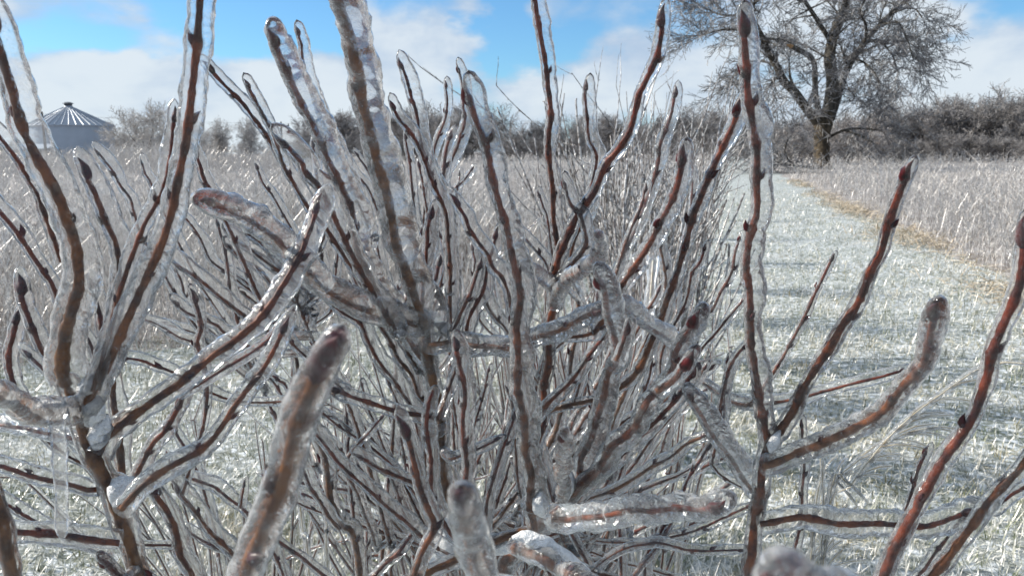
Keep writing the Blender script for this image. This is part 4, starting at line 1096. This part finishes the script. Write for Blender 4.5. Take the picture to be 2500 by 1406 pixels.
def wire(a, b, label):
    n = 14; u = np.linspace(0, 1, n); C = a + u[:, None] * (b - a); C[:, 2] -= np.sin(u * math.pi) * np.linalg.norm(b - a) * .008
    base = (a + b) / 2
    v, q = prisms(C[:-1] - base, C[1:] - base, np.full(n - 1, .012), np.full(n - 1, .012), 4)
    o = obj('power_line', new_mesh('power_line', v, q, 'darkm'), None, tuple(base)); tag(o, label, 'power line')
wire(tops[0], tops[1], 'thin power line from the bin pole to the skyline pole')
wire(tops[1], tops[2], 'thin power line between the two poles with crossarms')
wire(tops[2], far_end, 'thin power line running right in front of the long wood')

# ------------------------------------------------------------------ tufts and iced grass heads
def tuft(x, y, d, n, L, m, label, lean=.45, wd=.004):
    p = P(x, y, d); p[2] = 0
    t0 = rng.normal(size=(n, 3)) * np.array([.10, .10, 0])
    A = []; B_ = []; ra = []; rb = []
    for i in range(n):
        a = rng.uniform(0, 6.28); dv = np.array([math.cos(a) * lean * rng.random(), math.sin(a) * lean * rng.random(), 1.0]); pp = t0[i]; l = L * rng.uniform(.5, 1)
        for k in range(4):
            q = pp + dv / np.linalg.norm(dv) * l / 4; A.append(pp); B_.append(q); ra.append(wd * (1 - .2 * k)); rb.append(wd * (.8 - .2 * k))
            dv = dv + np.array([math.cos(a) * .25, math.sin(a) * .25, -.12]); pp = q
    v, q = prisms(A, B_, ra, rb, 3); o = obj('grass_tuft', new_mesh('grass_tuft', v, q, m, smooth=False), None, tuple(p)); tag(o, label, 'grass tuft'); return o
M['brush'] = icy('brown_brush', (.16, .10, .07), (.34, .27, .22), 30, .35, .7, .5, .4)
tuft(1150, 565, 8.5, 420, .62, 'brush', 'brown bushy grass tuft standing in the gap left of the central stems', .6, .005)
tuft(1260, 560, 9.5, 260, .55, 'brush', 'smaller brown grass tuft right of the bushy one in the central gap', .6, .005)

def seedhead(pts, d0, d1, label, plume, wpx=9):
    n = len(pts); P3 = [P(x, y, d0 + (d1 - d0) * i / (n - 1)) for i, (x, y) in enumerate(pts)]
    base = P3[0].copy(); base[2] = 0
    low = [base, base + (P3[0] - base) * .5]
    t = thing('iced_grass_stalk', label, 'grass stalk', tuple(base), 'iced dry grass stalks among the shrubs')
    C = resample(np.array(low + P3), .006); m = len(C)
    r = wpx * .5 * d0 / F
    v, q = tube(C, np.linspace(r * .55, r * .25, m), 6); st = obj('stalk', new_mesh('stalk', v - base, q, 'straw_icy'), t)
    v, q = tube(C, r * 1.7 * (1 + snoise(m, .006, .03, .12)), 9); obj('ice_coating', new_mesh('ice_coating', v - base, q, 'ice_thin'), st)
    if plume:
        A = []; B_ = []; ra = []; rb = []
        for i in range(int(m * .55), m, 3):
            for _ in range(2):
                dv = (C[min(m - 1, i + 1)] - C[i - 1]); dv /= np.linalg.norm(dv); s = dv + np.array([.5, .1, -.25]) * rng.uniform(.2, 1.2) + rng.normal(size=3) * .25
                p = C[i]; l = rng.uniform(.02, .06)
                for k in range(3):
                    s /= np.linalg.norm(s); e = p + s * l / 3; A.append(p); B_.append(e); ra.append(r * .8); rb.append(r * .7); s = s + np.array([0.1, 0, -.25]); p = e
        v, q = prisms(A, B_, np.array(ra) * .35, np.array(rb) * .3, 4); sd_ = obj('seed_head', new_mesh('seed_head', v - base, q, 'straw_icy'), t)
        v, q = prisms(A, B_, np.array(ra) * 1.2, np.array(rb) * 1.1, 6); obj('ice_coating', new_mesh('ice_coating', v - base, q, 'ice_thin'), sd_)
seedhead([(2020,1260),(2080,1180),(2150,1090),(2220,1020),(2300,960),(2380,905),(2420,890)], .75, .7, 'long arching glazed grass stalk with a drooping seed head right of the lone upright stem', True, 10)
seedhead([(1990,1250),(2050,1170),(2120,1100),(2200,1060),(2290,1040)], .82, .8, 'shorter glazed grass stalk under the long arching one', True, 8)
seedhead([(1531,1404),(1534,1300),(1548,1180),(1560,1060),(1572,960)], .8, .85, 'straw coloured glazed stalk standing among the twigs right of centre', False, 15)
seedhead([(1655,1404),(1668,1300),(1690,1200),(1700,1120)], .8, .82, 'pale glazed stalk leaning right beside the horizontal iced twig', False, 11)
seedhead([(755,1404),(740,1300),(728,1200),(705,1100)], .85, .9, 'pale glazed stalk behind the nearest blurred twig', False, 9)
seedhead([(800,1404),(798,1280),(800,1150)], .85, .85, 'upright pale glazed stalk right of the nearest blurred twig', False, 8)
seedhead([(1560,1000),(1580,900),(1582,800),(1590,700),(1595,620)], 1.4, 1.5, 'dry straw stalk upright behind the twigs right of centre', False, 18)
seedhead([(1170,1300),(1120,1180),(1080,1080),(1060,1000)], .9, .92, 'pale glazed stalk leaning left behind the central stem', False, 9)
